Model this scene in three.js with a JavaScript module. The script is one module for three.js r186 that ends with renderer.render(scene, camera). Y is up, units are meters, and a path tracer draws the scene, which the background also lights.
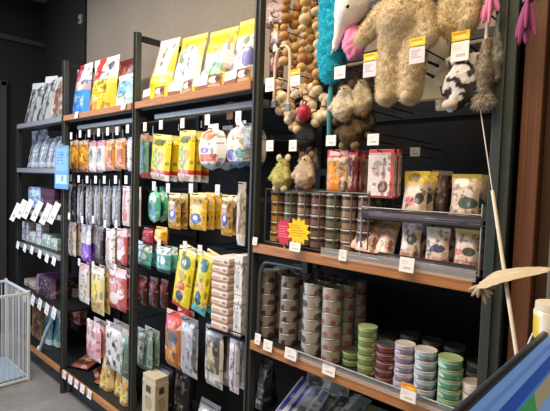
import * as THREE from 'three';
import { RoundedBoxGeometry } from 'three/addons/geometries/RoundedBoxGeometry.js';
import { mergeGeometries, mergeVertices } from 'three/addons/utils/BufferGeometryUtils.js';
import { MarchingCubes } from 'three/addons/objects/MarchingCubes.js';
import { ImprovedNoise } from 'three/addons/math/ImprovedNoise.js';
import { MeshSurfaceSampler } from 'three/addons/math/MeshSurfaceSampler.js';
import { RectAreaLightUniformsLib } from 'three/addons/lights/RectAreaLightUniformsLib.js';

// ---------------------------------------------------------------- camera, light, exposure
const scene = new THREE.Scene();
const camera = new THREE.PerspectiveCamera(49.1, 550 / 411, 0.05, 40);
camera.position.set(3.053, 1.469, 1.206);
camera.rotation.order = 'YXZ';
camera.rotation.set(-0.052, 0.753, 0.032);
scene.background = new THREE.Color(0x000000);
const renderer = new THREE.WebGLRenderer({ antialias: true });
renderer.toneMapping = THREE.LinearToneMapping;
renderer.toneMappingExposure = 1.2;
renderer.shadowMap.enabled = true;
RectAreaLightUniformsLib.init();
// ceiling light panels: [x, z, width, depth, colour, strength]
const CEIL = 3.1;
const PANELS = [
  [-0.15, 1.15, 0.9, 0.4, 0xe6eeff, 28],
  [1.15, 1.05, 1.2, 0.4, 0xfff1de, 26],
  [2.5, 1.0, 1.1, 0.4, 0xffe2bc, 18],
  [3.6, 2.6, 1.0, 0.3, 0xffe4c0, 14],
];
const WINDOW = { z: 2.1, y: 1.25, w: 1.6, h: 1.7, color: 0xcfe0ff, power: 9 };

// ---------------------------------------------------------------- small tools
let seed = 7;
const rnd = () => { seed = (seed * 1664525 + 1013904223) >>> 0; return seed / 4294967296; };
const noise = new ImprovedNoise();
const used = {};
function numbered(n) { n = n.replace(/_\d{3}$/, ''); const k = used[n] ?? 0; used[n] = k + 1; return k ? n + '_' + String(k).padStart(3, '0') : n; }
function shade(o) { o.traverse((c) => { if (c.isMesh) { c.castShadow = true; c.receiveShadow = true; } }); return o; }
function tag(o, label, category, group) { o.userData.label = label; o.userData.category = category; if (group) o.userData.group = group; return o; }
function thing(name, label, category, pos = [0, 0, 0], group) {
  const g = new THREE.Group(); g.name = numbered(name); g.position.set(...pos); scene.add(g); return tag(g, label, category, group);
}
function mesh(name, geo, mat, parent) {
  const m = new THREE.Mesh(geo, mat); m.name = parent ? name : numbered(name); m.castShadow = m.receiveShadow = true; (parent ?? scene).add(m); return m;
}
function struct(name, geo, mat, parent) { const m = mesh(name, geo, mat, parent); if (!parent) m.userData.kind = 'structure'; return m; }
function copy(src, pos, label, group) {
  const c = src.clone(); c.name = numbered(src.name); c.userData = { ...src.userData }; c.position.set(...pos); scene.add(c);
  if (label) c.userData.label = label; if (group) c.userData.group = group; return c;
}
const bx = (w, h, d, x = 0, y = 0, z = 0, r = 0) => { const g = r ? new RoundedBoxGeometry(w, h, d, 2, Math.min(r, w / 2.1, h / 2.1, d / 2.1)) : new THREE.BoxGeometry(w, h, d); g.translate(x, y, z); return g; };
const join = (list) => mergeGeometries(list.map((g) => { const c = g.index ? g.toNonIndexed() : g; for (const k of Object.keys(c.attributes)) if (!['position', 'normal', 'uv'].includes(k)) c.deleteAttribute(k); return c; }));
const tube = (pts, r, seg = 24, rs = 6, closed = false) => new THREE.TubeGeometry(new THREE.CatmullRomCurve3(pts.map((p) => new THREE.Vector3(...p)), closed, 'catmullrom', 0.3), seg, r, rs, closed);
const std = (color, roughness = 0.7, o = {}) => new THREE.MeshStandardMaterial({ color, roughness, ...o });

// computed grain, used for wood, concrete and paint
function grain(w, h, f, ch = 3) {
  const data = new Uint8Array(w * h * 4);
  for (let y = 0; y < h; y++) for (let x = 0; x < w; x++) { const c = f(x / w, y / h); for (let k = 0; k < 3; k++) data[(y * w + x) * 4 + k] = Math.max(0, Math.min(255, c[k])); data[(y * w + x) * 4 + 3] = 255; }
  const t = new THREE.DataTexture(data, w, h); t.wrapS = t.wrapT = THREE.RepeatWrapping; t.magFilter = THREE.LinearFilter; t.minFilter = THREE.LinearMipmapLinearFilter; t.generateMipmaps = true; t.needsUpdate = true; t.colorSpace = THREE.SRGBColorSpace; return t;
}
const mix = (a, b, t) => a.map((v, i) => v + (b[i] - v) * t);
const woodTex = grain(512, 64, (u, v) => { const n = noise.noise(u * 9, v * 14, 1) * 0.5 + noise.noise(u * 30, v * 60, 5) * 0.4; return mix([204, 146, 90], [150, 96, 54], 0.5 + n); });
const darkWoodTex = grain(128, 512, (u, v) => { const n = noise.noise(u * 16, v * 5, 2) * 0.6 + noise.noise(u * 60, v * 12, 8) * 0.35; return mix([122, 78, 48], [82, 48, 28], 0.5 + n); });
const floorTex = grain(256, 256, (u, v) => { const n = noise.noise(u * 7, v * 7, 3) * 0.5 + noise.noise(u * 40, v * 40, 9) * 0.3; return mix([150, 147, 142], [120, 117, 112], 0.5 + n); });
const wallTex = grain(256, 256, (u, v) => { const n = noise.noise(u * 5, v * 5, 4) * 0.4 + noise.noise(u * 60, v * 60, 6) * 0.3; return mix([168, 154, 134], [150, 136, 116], 0.5 + n); });
const M = {
  steel: std(0x26292a, 0.5, { metalness: 0.3 }), postGrey: std(0x444846, 0.45, { metalness: 0.35 }), postGreen: std(0x3d4744, 0.5, { metalness: 0.3 }),
  back: std(0x141516, 0.75), wood: std(0xffffff, 0.5, { map: woodTex }), darkWood: std(0xffffff, 0.55, { map: darkWoodTex }),
  greyMetal: std(0x9a9d9c, 0.4, { metalness: 0.4 }), wire: std(0x9fa1a0, 0.35, { metalness: 0.7 }), blackWire: std(0x1a1a1a, 0.4, { metalness: 0.5 }),
  white: std(0xeceae4, 0.6), floor: std(0xffffff, 0.55, { map: floorTex }), wall: std(0xffffff, 0.85, { map: wallTex }), dark: std(0x1c1b19, 0.8), darker: std(0x111110, 0.85), darkGrey: std(0x3a3b3c, 0.6),
  hookWire: std(0x3c3c3c, 0.45, { metalness: 0.5 }), rackWire: std(0x6e6c68, 0.4, { metalness: 0.6 }),
  rail: new THREE.MeshPhysicalMaterial({ color: 0xffffff, roughness: 0.12, transmission: 0.85, thickness: 0, ior: 1.45 }),
};

// ---------------------------------------------------------------- printed film and paper: one atlas of small prints
const CELL = 128, COLS = 16, ROWS = 8, atlasCanvas = document.createElement('canvas');
atlasCanvas.width = CELL * COLS; atlasCanvas.height = CELL * ROWS;
const ctx = atlasCanvas.getContext('2d'), cells = {};
let nCell = 0;
// one print: ground colour, then shapes "kind a b c d colour" in unit coordinates from the top left
function print(name, ground, shapes = '', fleck = 40) {
  const i = nCell++, cx = (i % COLS) * CELL, cy = Math.floor(i / COLS) * CELL;
  cells[name] = { u: (i % COLS) / COLS, v: 1 - (Math.floor(i / COLS) + 1) / ROWS };
  ctx.save(); ctx.beginPath(); ctx.rect(cx, cy, CELL, CELL); ctx.clip();
  ctx.fillStyle = ground; ctx.fillRect(cx, cy, CELL, CELL);
  for (const s of shapes.split(';')) {
    const [k, a, b, c, d, col] = s.trim().split(/\s+/); if (!k) continue;
    ctx.fillStyle = col; const X = cx + a * CELL, Y = cy + b * CELL;
    if (k === 'r') ctx.fillRect(X, Y, c * CELL, d * CELL);
    else if (k === 'e') { ctx.beginPath(); ctx.ellipse(X, Y, c * CELL, d * CELL, 0, 0, 7); ctx.fill(); }
    else if (k === 't') { ctx.beginPath(); ctx.moveTo(X, Y); ctx.lineTo(X + c * CELL, Y); ctx.lineTo(X + c * CELL / 2, Y + d * CELL); ctx.fill(); }
    else if (k === 's') { ctx.beginPath(); ctx.moveTo(X, Y); ctx.lineTo(X + c * CELL, Y); ctx.lineTo(X + c * CELL * 0.6, Y + d * CELL); ctx.lineTo(X - c * CELL * 0.4, Y + d * CELL); ctx.fill(); }
    else if (k === 'l') for (let q = 0; q < 5; q++) ctx.fillRect(X, Y + q * d * CELL / 5, c * CELL * (0.6 + 0.4 * rnd()), d * CELL / 11);
  }
  for (let q = 0; q < fleck; q++) { ctx.fillStyle = rnd() > 0.5 ? 'rgba(255,252,240,.38)' : 'rgba(34,22,14,.36)'; const fx = cx + (0.06 + rnd() * 0.84) * CELL, fy = cy + (0.12 + rnd() * 0.8) * CELL; if (rnd() > 0.45) ctx.fillRect(fx, fy, 4 + rnd() * 18, 3 + rnd() * 6); else { ctx.beginPath(); ctx.ellipse(fx, fy, 3 + rnd() * 9, 3 + rnd() * 8, rnd() * 3, 0, 7); ctx.fill(); } }
  ctx.restore();
}
print('plate', '#f3f1ec', 'l .15 .2 .5 .3 #d4d0cc;r .3 .62 .5 .14 #c4bcba', 0);
print('plateYellow', '#f0d02e', 'r .1 .2 .7 .2 #d8902a;r .2 .55 .6 .2 #f8ea90', 0);
print('plateOrange', '#f0a428', 'r .1 .2 .7 .25 #e07a1c;e .6 .6 .25 .2 #f8d860', 0);
print('plateBrown', '#c09a6a', 'r .1 .3 .7 .4 #a8703c', 0);
print('plateLilac', '#e2dae2', 'l .15 .2 .6 .5 #a89ca8', 0);
print('rail5', '#efece8', 'r .08 .2 .1 .5 #55504e;l .28 .25 .2 .5 #c4b8b8;r .55 .3 .1 .4 #d88a90;r .8 .2 .06 .6 #3a3836', 0);
print('blueSign', '#6a9fd2', 'r .12 .08 .76 .5 #86b4e0;l .2 .15 .55 .3 #5f93cc;r .12 .66 .76 .2 #b8daf6', 4);
print('greyBird', '#a8a9a4', 's .3 0 .16 1 #3c403e;r 0 0 1 .18 #e4e4de;s .75 .1 .12 .9 #6c706c');
print('brownBird', '#9a8878', 's .2 0 .2 1 #d4d0c6;r .3 .3 .4 .5 #86583c;r 0 0 1 .12 #c9c8c0');
print('meshGrey', '#8e98a4', 's .4 0 .14 1 #444c56;s .75 0 .1 1 #b8c2cc;r 0 .8 1 .2 #a4aeba');
print('paleBlueBox', '#9dbbe0', 'r .1 .15 .8 .3 #c8dcf2;r .1 .6 .5 .2 #7398cc');
print('magentaBox', '#3c2034', 'r 0 0 1 .3 #542640;r .1 .5 .7 .2 #683452', 10);
print('whiteBottle', '#d9d8de', 'r 0 .3 1 .35 #b4a8c4;e .5 .5 .2 .1 #e8e8ee');
print('mintBox', '#b4cdb8', 'r 0 .1 1 .25 #dfeadf;r .1 .5 .5 .3 #84ad90;e .7 .6 .15 .15 #e8f0e8');
print('purpleBox', '#352236', 'r 0 0 .2 1 #8a6a8c;r .2 0 .8 .14 #5c3a5a;r .3 .4 .6 .3 #4c2e48');
print('creamBox', '#b4a898', 'r .1 .2 .8 .3 #d2c8b8;r .1 .6 .6 .2 #8f8068');
print('brownBox', '#7c5438', 'r 0 0 .2 1 #a87c54;r .3 .3 .5 .4 #5a3a26');
print('tealPack', '#6fa8a8', 'r 0 0 1 .25 #a4ccc8;e .5 .55 .3 .2 #3c7880;r 0 .85 1 .15 #d0e2e0');
print('blueBag', '#3f8fdc', 'r 0 0 1 .34 #f0eae6;r .12 0 .34 .34 #d8344a;e .3 .16 .1 .1 #a02030;r 0 .36 1 .16 #b89c9c;e .5 .42 .3 .1 #e8dcd4;r .14 .62 .7 .1 #78b8ee;l .2 .76 .6 .2 #2a6cc0');
print('yellowBag', '#f2c21a', 'r 0 0 1 .42 #f4efe8;s .25 0 .26 .44 #e4402e;e .78 .2 .1 .08 #4a4448;r 0 .42 1 .08 #f8dc60;l .2 .58 .6 .28 #e09a18;e .3 .85 .22 .12 #f4933a');
print('skyBag', '#a8d4e0', 'r 0 0 1 .22 #dcecf0;e .5 .45 .4 .2 #74b0d0;e .4 .78 .3 .18 #eef2ee;r .3 .62 .4 .08 #5f8a54');
print('darkBrownBag', '#7a3020', 'e .5 .4 .3 .25 #a84a30;r .1 .7 .8 .2 #4a1c14');
print('goldPack', '#d98f2a', 'r 0 0 1 .16 #e8c8a8;e .5 .5 .32 .26 #eeb01e;e .55 .55 .16 .12 #fae070;r 0 .78 1 .22 #e2a478;r .1 .84 .6 .06 #f4dcc4', 36);
print('pinkPack', '#e4cfd0', 'r 0 0 1 .2 #d89aa8;e .5 .5 .3 .25 #8fa49a;r .1 .72 .8 .2 #f4ece8;e .6 .4 .12 .14 #4f6a62', 36);
print('orangePack', '#d08a48', 'r 0 0 1 .18 #e6bc94;e .35 .42 .24 .24 #f0b44c;e .65 .6 .22 .26 #b4561e;r 0 .82 1 .18 #e0a070', 36);
print('whiteStrip', '#dfe6ea', 'r 0 0 1 .14 #b4c8d4;l .2 .3 .6 .5 #a8b4bc');
print('darkStick', '#23282a', 's .35 .06 .2 .9 #8c9090;r 0 0 1 .08 #c8c8c4');
print('greyStick', '#8f9296', 's .55 0 .26 1 #2a2c30;r .1 .1 .2 .7 #c8c9c8;e .4 .5 .15 .3 #b9b2ba');
print('redWhite', '#e6dcdc', 's .4 .1 .3 .8 #d86a68;r 0 0 1 .12 #f0d8d8;e .6 .7 .2 .15 #c83c40;r .1 .86 .8 .14 #f2ece8');
print('creamPack', '#d5c8b8', 'r 0 0 1 .2 #e8c0c0;l .2 .3 .6 .4 #b8a898;r 0 .8 1 .2 #e8e0d4', 36);
print('purplePack', '#d2cad6', 'r 0 0 1 .4 #cfc4cc;s .5 0 .2 .5 #8a8a94;r 0 .5 1 .5 #6f35b4;e .5 .75 .3 .14 #9a62d8');
print('darkPack', '#3d2420', 's .4 .1 .2 .8 #6c4438;r 0 .7 1 .2 #2a1a1c;r 0 0 1 .1 #8c807c');
print('whitePack', '#e6e2da', 'r 0 0 1 .16 #f2f0ea;e .4 .5 .2 .25 #cfa8a0;l .3 .66 .5 .28 #b0a8a0');
print('redPink', '#c4564e', 'r 0 0 1 .22 #eccaca;e .45 .45 .36 .2 #e6a09c;e .4 .72 .26 .14 #f0dcd4;e .7 .6 .2 .1 #f2e8e2;r .1 .3 .3 .1 #f4ecea;r 0 .88 1 .12 #a8342e', 30);
print('yellowPale', '#dccb8c', 'r 0 0 1 .16 #efe6d2;e .5 .45 .32 .22 #ecd860;r .1 .7 .8 .22 #c8a868', 36);
print('pinkBig', '#e8aab0', 'r 0 0 1 .14 #f0dede;e .5 .42 .3 .16 #f4d2d2;l .2 .62 .6 .2 #c87c88;r 0 .86 1 .14 #f2e0de');
print('dotWhite', '#e0deda', 'e .3 .3 .08 .05 #2c2a2c;e .65 .42 .1 .06 #2c2a2c;e .4 .62 .09 .06 #46403e;e .7 .78 .08 .06 #2c2a2c;r 0 0 1 .12 #b4b0b0;e .3 .85 .1 .06 #c07848');
print('brownFlat', '#8a4a34', 'r .1 .1 .8 .25 #b87858;r .1 .6 .7 .25 #5c2c20;e .6 .5 .2 .15 #d0a084');
print('creamBag', '#dcc890', 'r 0 0 1 .2 #efe4c8;e .5 .5 .3 .2 #c89838;e .4 .75 .25 .12 #e8d458;r 0 .88 1 .12 #b08848', 36);
print('bagLemon', '#f0dc20', 'r 0 0 1 .62 #e0dcd8;s .92 0 .2 .55 #f2d838;e .5 .3 .06 .05 #8a8a90;r .1 .64 .8 .08 #f8ee80;l .2 .76 .5 .16 #d8b81c', 8);
print('bagYellowWhite', '#f0d41e', 'e .55 .6 .46 .4 #dcdee0;e .6 .55 .22 .2 #d6e2ea;e .3 .4 .1 .08 #8a9a50;r .1 .86 .8 .1 #9fd0a8;e .75 .72 .12 .1 #b8c8d8;e .3 .84 .2 .1 #f0e6d8');
print('bagYellowGreen', '#f4d418', 'r 0 .3 1 .4 #dedad2;r 0 .36 .4 .6 #d8d6d2;e .64 .72 .22 .15 #3cae5c;e .62 .7 .1 .07 #a8e4b0;r .35 .36 .35 .06 #b49c50;r 0 .9 1 .1 #c49a78;e .4 .34 .3 .08 #efe23c');
print('bagYellowPurple', '#f2da2a', 'r 0 .3 1 .56 #dcdada;e .78 .6 .18 .14 #5a58b0;e .3 .6 .2 .16 #cfc8c8;e .6 .36 .12 .06 #708038;r 0 .88 1 .12 #caa488;r .05 .42 .25 .3 #c8c0bc');
print('sachetBrown', '#8c5c40', 'e .4 .4 .3 .25 #e4dcd2;r .1 .7 .8 .2 #c89a70;e .7 .35 .18 .2 #5c3826', 8);
print('sachet', '#e6e2de', 'r 0 .65 1 .35 #8e5a3c;e .4 .3 .3 .2 #ffffff', 4);
print('tealSlim', '#6fa49a', 'r 0 0 1 .2 #c88c60;s .5 .2 .25 .6 #3f6c70;r 0 .85 1 .15 #c84c44');
print('lemonLong', '#ecd227', 'r 0 0 1 .1 #f2e880;e .45 .2 .3 .07 #6f7c2c;e .3 .45 .12 .1 #8ac058;e .65 .5 .12 .12 #e0a41c;e .4 .66 .14 .09 #7c9c40;r 0 .76 1 .08 #cc3c2c;r 0 .84 1 .16 #f0e4dc;e .5 .9 .3 .06 #d8b8a8', 36);
print('roundOrange', '#eef0f2', 'e .5 .2 .26 .12 #d88a3c;e .5 .45 .3 .16 #fafafa;e .4 .54 .16 .07 #7c5cb0;r .2 .62 .6 .16 #d8642c;e .5 .5 .48 .48 #00000000;r 0 .84 1 .16 #b4ccd8');
print('roundBlue', '#ecf0f0', 'e .5 .2 .3 .12 #e0d0d8;e .55 .45 .24 .2 #f4eeb8;e .55 .45 .12 .1 #ffffff;e .36 .68 .2 .12 #6a5cb8;e .7 .66 .2 .1 #7cc0cc;r 0 .82 1 .18 #5a8ac0');
print('greenRound', '#4fb890', 'e .5 .25 .3 .15 #d8f0e0;e .5 .55 .3 .2 #22806a;e .6 .68 .16 .1 #3a50b0;r 0 .84 1 .16 #a8dcc0');
print('goldBlue', '#c9a04a', 'r 0 0 1 .16 #e8d8a8;r 0 .16 1 .3 #b49454;e .5 .6 .26 .16 #3c4aa8;e .5 .57 .12 .07 #e8e8f0;r 0 .82 1 .18 #e0aa38;r .2 .24 .5 .08 #f0e4b8');
print('goldBig', '#e2b62a', 'r 0 0 1 .1 #f0e498;r .1 .14 .8 .2 #c8a048;e .5 .45 .36 .12 #f2d860;e .5 .68 .3 .14 #2f46a8;e .5 .66 .14 .06 #dfe4f2;r 0 .86 1 .14 #eec040');
print('palePlastic', '#cfc8b8', 's .5 0 .3 1 #8c8474;r 0 0 1 .2 #a09888;r 0 .8 1 .2 #efece8');
print('cupRed', '#b03a54', 'e .5 .4 .3 .3 #d86880;r 0 .75 1 .25 #7a2038');
print('cupYellow', '#ecac30', 'e .5 .4 .3 .25 #f4d06a;r 0 .7 1 .3 #e8843c');
print('tealHouse', '#5cb4b0', 'r 0 0 1 .3 #d8ecea;e .5 .5 .26 .16 #e6f4f0;s .4 .3 .1 .4 #2a6670;r 0 .82 1 .18 #1c5a60');
print('yellowToy', '#f0dc1c', 'r 0 0 1 .06 #f4f0e0;e .55 .24 .26 .1 #3c7a5c;e .5 .24 .1 .05 #e8e4c0;e .5 .44 .24 .08 #c8b030;e .52 .6 .2 .07 #d84828;e .5 .76 .2 .08 #37406c;r 0 .9 1 .1 #d83a34', 36);
print('yellowToyBlue', '#ecd81e', 'r 0 0 1 .06 #f4f0e0;e .55 .22 .26 .1 #3a6e6c;e .5 .4 .2 .07 #b8c838;e .5 .54 .2 .06 #f0b4a0;e .48 .7 .18 .08 #3c6ca0;r 0 .84 1 .16 #58c8c8;e .5 .78 .22 .05 #2c4c58', 36);
print('pinkCarton', '#e0d0c4', 'r 0 0 1 .4 #ece4de;r 0 .72 1 .28 #b89878;r .1 .42 .4 .2 #d0988c;r .7 .3 .2 .3 #9c7860', 6);
print('whiteTube', '#e6e4e0', 'r 0 .2 1 .06 #a4a8ac;r .2 .4 .5 .4 #c0c4cc');
print('darkRed', '#4c1c18', 'r .1 .15 .8 .3 #7c2a20;e .5 .7 .3 .15 #30100e;r 0 0 1 .1 #8a6a60');
print('redOrange', '#b8743c', 'r 0 0 1 .3 #e2d0c0;e .55 .16 .35 .14 #e04a24;e .2 .2 .15 .1 #d83a6c;e .55 .46 .24 .12 #5c667c;r 0 .62 1 .38 #b86c28;e .5 .75 .3 .1 #d89040', 36);
print('greyPack', '#a9adb6', 'r 0 0 1 .1 #7c8088;r .1 .2 .6 .12 #c8ccd4;s .8 .1 .16 .9 #6c7078;r 0 .86 1 .14 #c4c8cc');
print('photoPack', '#c6c6c2', 'r 0 0 1 .12 #9aa0a8;r .16 .18 .7 .56 #5f5a48;e .45 .48 .22 .2 #c8bc98;e .65 .36 .14 .12 #33322c;r .1 .8 .8 .1 #e6e4de;e .4 .62 .25 .08 #8a8258', 36);
print('lilacPack', '#cdcdde', 'r .1 .1 .8 .2 #e8e8f2;s .6 .2 .12 .7 #8c8ca4;r 0 .85 1 .15 #eef0f6');
print('paleTeal', '#7c988e', 'r 0 0 1 .2 #a8bcb2;e .4 .5 .3 .2 #c8d4cc;s .6 .1 .2 .8 #3c5850;r 0 .82 1 .18 #4c7468');
print('gable', '#cbbfa4', 'r .3 .2 .36 .12 #4a4438;e .5 .5 .26 .12 #b4a07c;l .25 .68 .5 .2 #907c58', 8);
print('blackPack', '#1d1d1f', 'r .2 .2 .6 .1 #5a5a5c;e .5 .55 .25 .18 #38383c;r .2 .8 .4 .08 #9c9c98');
print('greyLogo', '#b4b4b8', 'e .5 .5 .34 .3 #f2f2f2;e .5 .5 .12 .12 #2c2c30;r 0 0 1 .14 #7c7c82');
// right bay
print('mauveCard', '#b99a8e', 'r .1 .1 .8 .6 #c4a89c;r 0 .78 1 .22 #6a4438');
print('crimsonBag', '#5a1f26', 'e .5 .4 .3 .3 #7c2c34;r .1 .7 .8 .2 #34141a;e .3 .3 .12 .1 #c89a70');
print('yellowSlip', '#e2b640', 'r 0 .4 1 .6 #e6ded2;r .2 .1 .6 .15 #f4e088');
print('orangeSnack', '#c9b08c', 'r 0 0 1 .2 #c8414a;r .12 .05 .7 .1 #f0d4d0;e .35 .42 .26 .15 #ec9c1c;e .62 .5 .2 .12 #b87a30;e .45 .74 .3 .16 #ee8a14;e .75 .78 .16 .12 #6c4a30;r 0 .92 1 .08 #e0dcd8', 36);
print('crimsonCard', '#7c2a30', 'r 0 0 1 .16 #b04048;e .5 .5 .3 .3 #502024;e .4 .7 .2 .12 #c4a080');
print('whiteRedCard', '#e2dbd8', 'r 0 0 1 .1 #cf4a4c;e .4 .4 .22 .16 #c0a8a4;s .6 .2 .12 .5 #a08884;e .6 .75 .18 .12 #7c4a44;r 0 .93 1 .07 #b03c3c;r .85 0 .15 1 #c8585a');
print('paperSlab', '#e2cc98', 'r .1 .1 .8 .3 #e8d4a4', 6);
print('cowPrint', '#d9d4cc', 'e .2 .2 .2 .14 #242222;e .7 .3 .18 .16 #2c2a2a;e .4 .6 .2 .12 #242222;e .8 .7 .16 .14 #3a3636;e .25 .85 .16 .1 #242222;e .6 .05 .2 .08 #333');
print('rackTin', '#544a3e', 'r 0 .35 1 .35 #a08a70;e .3 .5 .1 .2 #2c241c;r 0 .0 1 .12 #b8ac94;e .7 .5 .12 .2 #7c5636', 6);
print('rackTinGreen', '#46483c', 'r 0 .35 1 .3 #77785e;e .3 .5 .1 .2 #b8b498;r 0 0 1 .12 #aeae9c', 6);
print('rackTinRed', '#4a3c38', 'r 0 .35 1 .3 #8c6a60;e .4 .5 .14 .2 #c8b8a8;r 0 0 1 .12 #aca098', 6);
print('rackTinAmber', '#5e4a2c', 'r 0 .35 1 .35 #b88c48;e .4 .5 .14 .2 #3c2c18;r 0 0 1 .12 #b8a684', 6);
print('burstRed', '#d2324e', 'l .2 .3 .6 .4 #e87a88', 0);
print('burstYellow', '#f2d21c', 'l .2 .3 .6 .4 #d8a018', 0);
print('pinkMeat', '#dcc2ac', 'r 0 0 1 .25 #e6d694;e .5 .45 .3 .14 #cf9a94;e .35 .7 .26 .16 #e8dcd0;e .75 .68 .16 .14 #a86c64;r 0 .9 1 .1 #c4988c', 36);
print('pouchYellow', '#d9c4b0', 'r 0 0 1 .3 #e4c83c;e .45 .16 .24 .1 #8c7420;e .5 .5 .36 .14 #efe6dc;e .4 .66 .2 .1 #d07a8c;e .75 .6 .16 .12 #4c4848;r 0 .85 1 .15 #cca090', 36);
print('pouchGreen', '#cfbaa4', 'r 0 0 1 .2 #b8a048;e .4 .2 .22 .1 #f0e8d8;e .5 .44 .34 .12 #d8ccc0;e .66 .62 .3 .12 #49605a;r 0 .8 1 .2 #c09888', 36);
print('pouchGrey', '#cdbdb0', 'r 0 0 1 .24 #bdb4b4;e .5 .14 .2 .08 #efe8e0;e .62 .45 .24 .12 #3f4248;e .3 .6 .2 .1 #e8dcd4;r 0 .76 1 .24 #b48478', 36);
print('pouchBlue', '#d2c2b4', 'r 0 0 1 .2 #dcd0b4;e .4 .3 .25 .1 #efe8e0;e .6 .54 .28 .1 #444c68;e .25 .56 .16 .08 #8088b0;r 0 .74 1 .26 #c09488', 36);
print('pouchRed', '#d6c4b2', 'r 0 0 1 .22 #d4bc78;e .4 .3 .25 .1 #efe8e0;e .64 .54 .24 .1 #4c504a;e .25 .56 .16 .08 #c87478;r 0 .74 1 .26 #c48c7c', 36);
print('tray', '#34323a', 'r 0 .3 1 .25 #4c4858;l .1 .3 .8 .5 #7c7884', 6);
print('grayTin', '#989089', 'r 0 0 1 .14 #cdc7bf;e .2 .55 .07 .16 #54483f;e .45 .55 .07 .16 #4a4039;e .7 .55 .07 .16 #54483f;e .95 .55 .07 .16 #4a4039;r 0 .86 1 .14 #645c56', 10);
print('grayTinRed', '#aca8a0', 'r 0 0 1 .12 #d8d4cc;e .12 .5 .05 .1 #a8605a;e .37 .5 .05 .1 #a8605a;e .62 .5 .05 .1 #a8605a;e .87 .5 .05 .1 #a8605a;e .25 .6 .05 .1 #6a7c68;e .5 .6 .05 .1 #6a7c68;e .75 .6 .05 .1 #6a7c68;r 0 .86 1 .14 #85817a', 10);
print('grayTinPlain', '#b4b2ae', 'r 0 0 1 .12 #dad8d4;e .2 .5 .08 .16 #67625e;e .5 .5 .08 .16 #504c4a;e .8 .5 .08 .16 #5a5653;r 0 .86 1 .14 #7c7a78', 8);
print('tinGreen', '#7d965c', 'r 0 .1 1 .2 #b4c490;e .3 .55 .14 .2 #dfe0b8;e .7 .55 .14 .2 #4c5c34;r 0 .85 1 .15 #4a5a38', 6);
print('tinMaroon', '#7c3e42', 'r 0 .1 1 .18 #b89494;e .3 .55 .14 .2 #d4b0a4;e .7 .55 .14 .2 #4c2024;r 0 .85 1 .15 #482226', 6);
print('tinPurple', '#8f86a8', 'r 0 .1 1 .25 #c0b8cc;e .3 .6 .16 .2 #685c88;e .75 .55 .14 .2 #d8d0dc;r 0 .85 1 .15 #5c5470', 6);
print('tinBlue', '#86a0b4', 'r 0 .1 1 .25 #bccad4;e .3 .6 .16 .2 #4e6c88;e .75 .55 .14 .2 #d8e0e4;r 0 .85 1 .15 #4e6070', 6);
print('tinMint', '#5fa084', 'r 0 .1 1 .22 #a8d0b8;e .3 .6 .16 .2 #2e6c50;e .75 .55 .14 .2 #c8e4d0;r 0 .85 1 .15 #38644e', 6);
print('tinDark', '#3a3c3a', 'r 0 .1 1 .2 #6c6e6c;e .4 .55 .2 .2 #545a52;r 0 .85 1 .15 #262826', 6);
print('tinPink', '#d8c4c0', 'r 0 .1 1 .2 #ece4e0;e .4 .55 .2 .2 #b47c78;r 0 .85 1 .15 #a08884', 6);
print('blueWhiteBox', '#c8ccd4', 's .1 0 .12 1 #3a3fa8;s .34 0 .08 1 #4c50b4;r .5 .1 .4 .3 #8c98b8;r .5 .6 .4 .3 #7c8490;s .7 0 .08 1 #e8eaee', 20);
print('greyGreenBox', '#7c8c84', 's .4 0 .2 1 #c8d0c8;r .1 .2 .3 .5 #44544c;r .6 .6 .3 .2 #a8b0a0', 36);
print('oliveBox', '#7c8458', 'r .1 .2 .8 .3 #a4a870;r .2 .6 .5 .2 #505838');
print('tubYellow', '#efe6cc', 'r .2 .3 .8 .5 #e8cc4c;e .6 .5 .2 .15 #f4eab0;r 0 0 1 .12 #f8f4e8', 4);

const atlas = new THREE.CanvasTexture(atlasCanvas); atlas.colorSpace = THREE.SRGBColorSpace; atlas.magFilter = THREE.LinearFilter;
const film = new THREE.MeshPhysicalMaterial({ map: atlas, roughness: 0.42, clearcoat: 0.25, clearcoatRoughness: 0.3 });
const paper = std(0xffffff, 0.75, { map: atlas });
const tin = std(0xffffff, 0.4, { map: atlas, metalness: 0.15 });
// turns a geometry's 0..1 uv into the cell of a print (rows v0..v1 of it)
function cellUV(g, name, v0 = 0, v1 = 1) {
  const c = cells[name], uv = g.attributes.uv, e = 0.03; if (!c) throw new Error('no print ' + name);
  for (let i = 0; i < uv.count; i++) { const u = e + (1 - 2 * e) * Math.min(1, Math.max(0, uv.getX(i))), v = e + (1 - 2 * e) * (v0 + (v1 - v0) * Math.min(1, Math.max(0, uv.getY(i)))); uv.setXY(i, c.u + u / COLS, c.v + v / ROWS); }
  return g;
}
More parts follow.
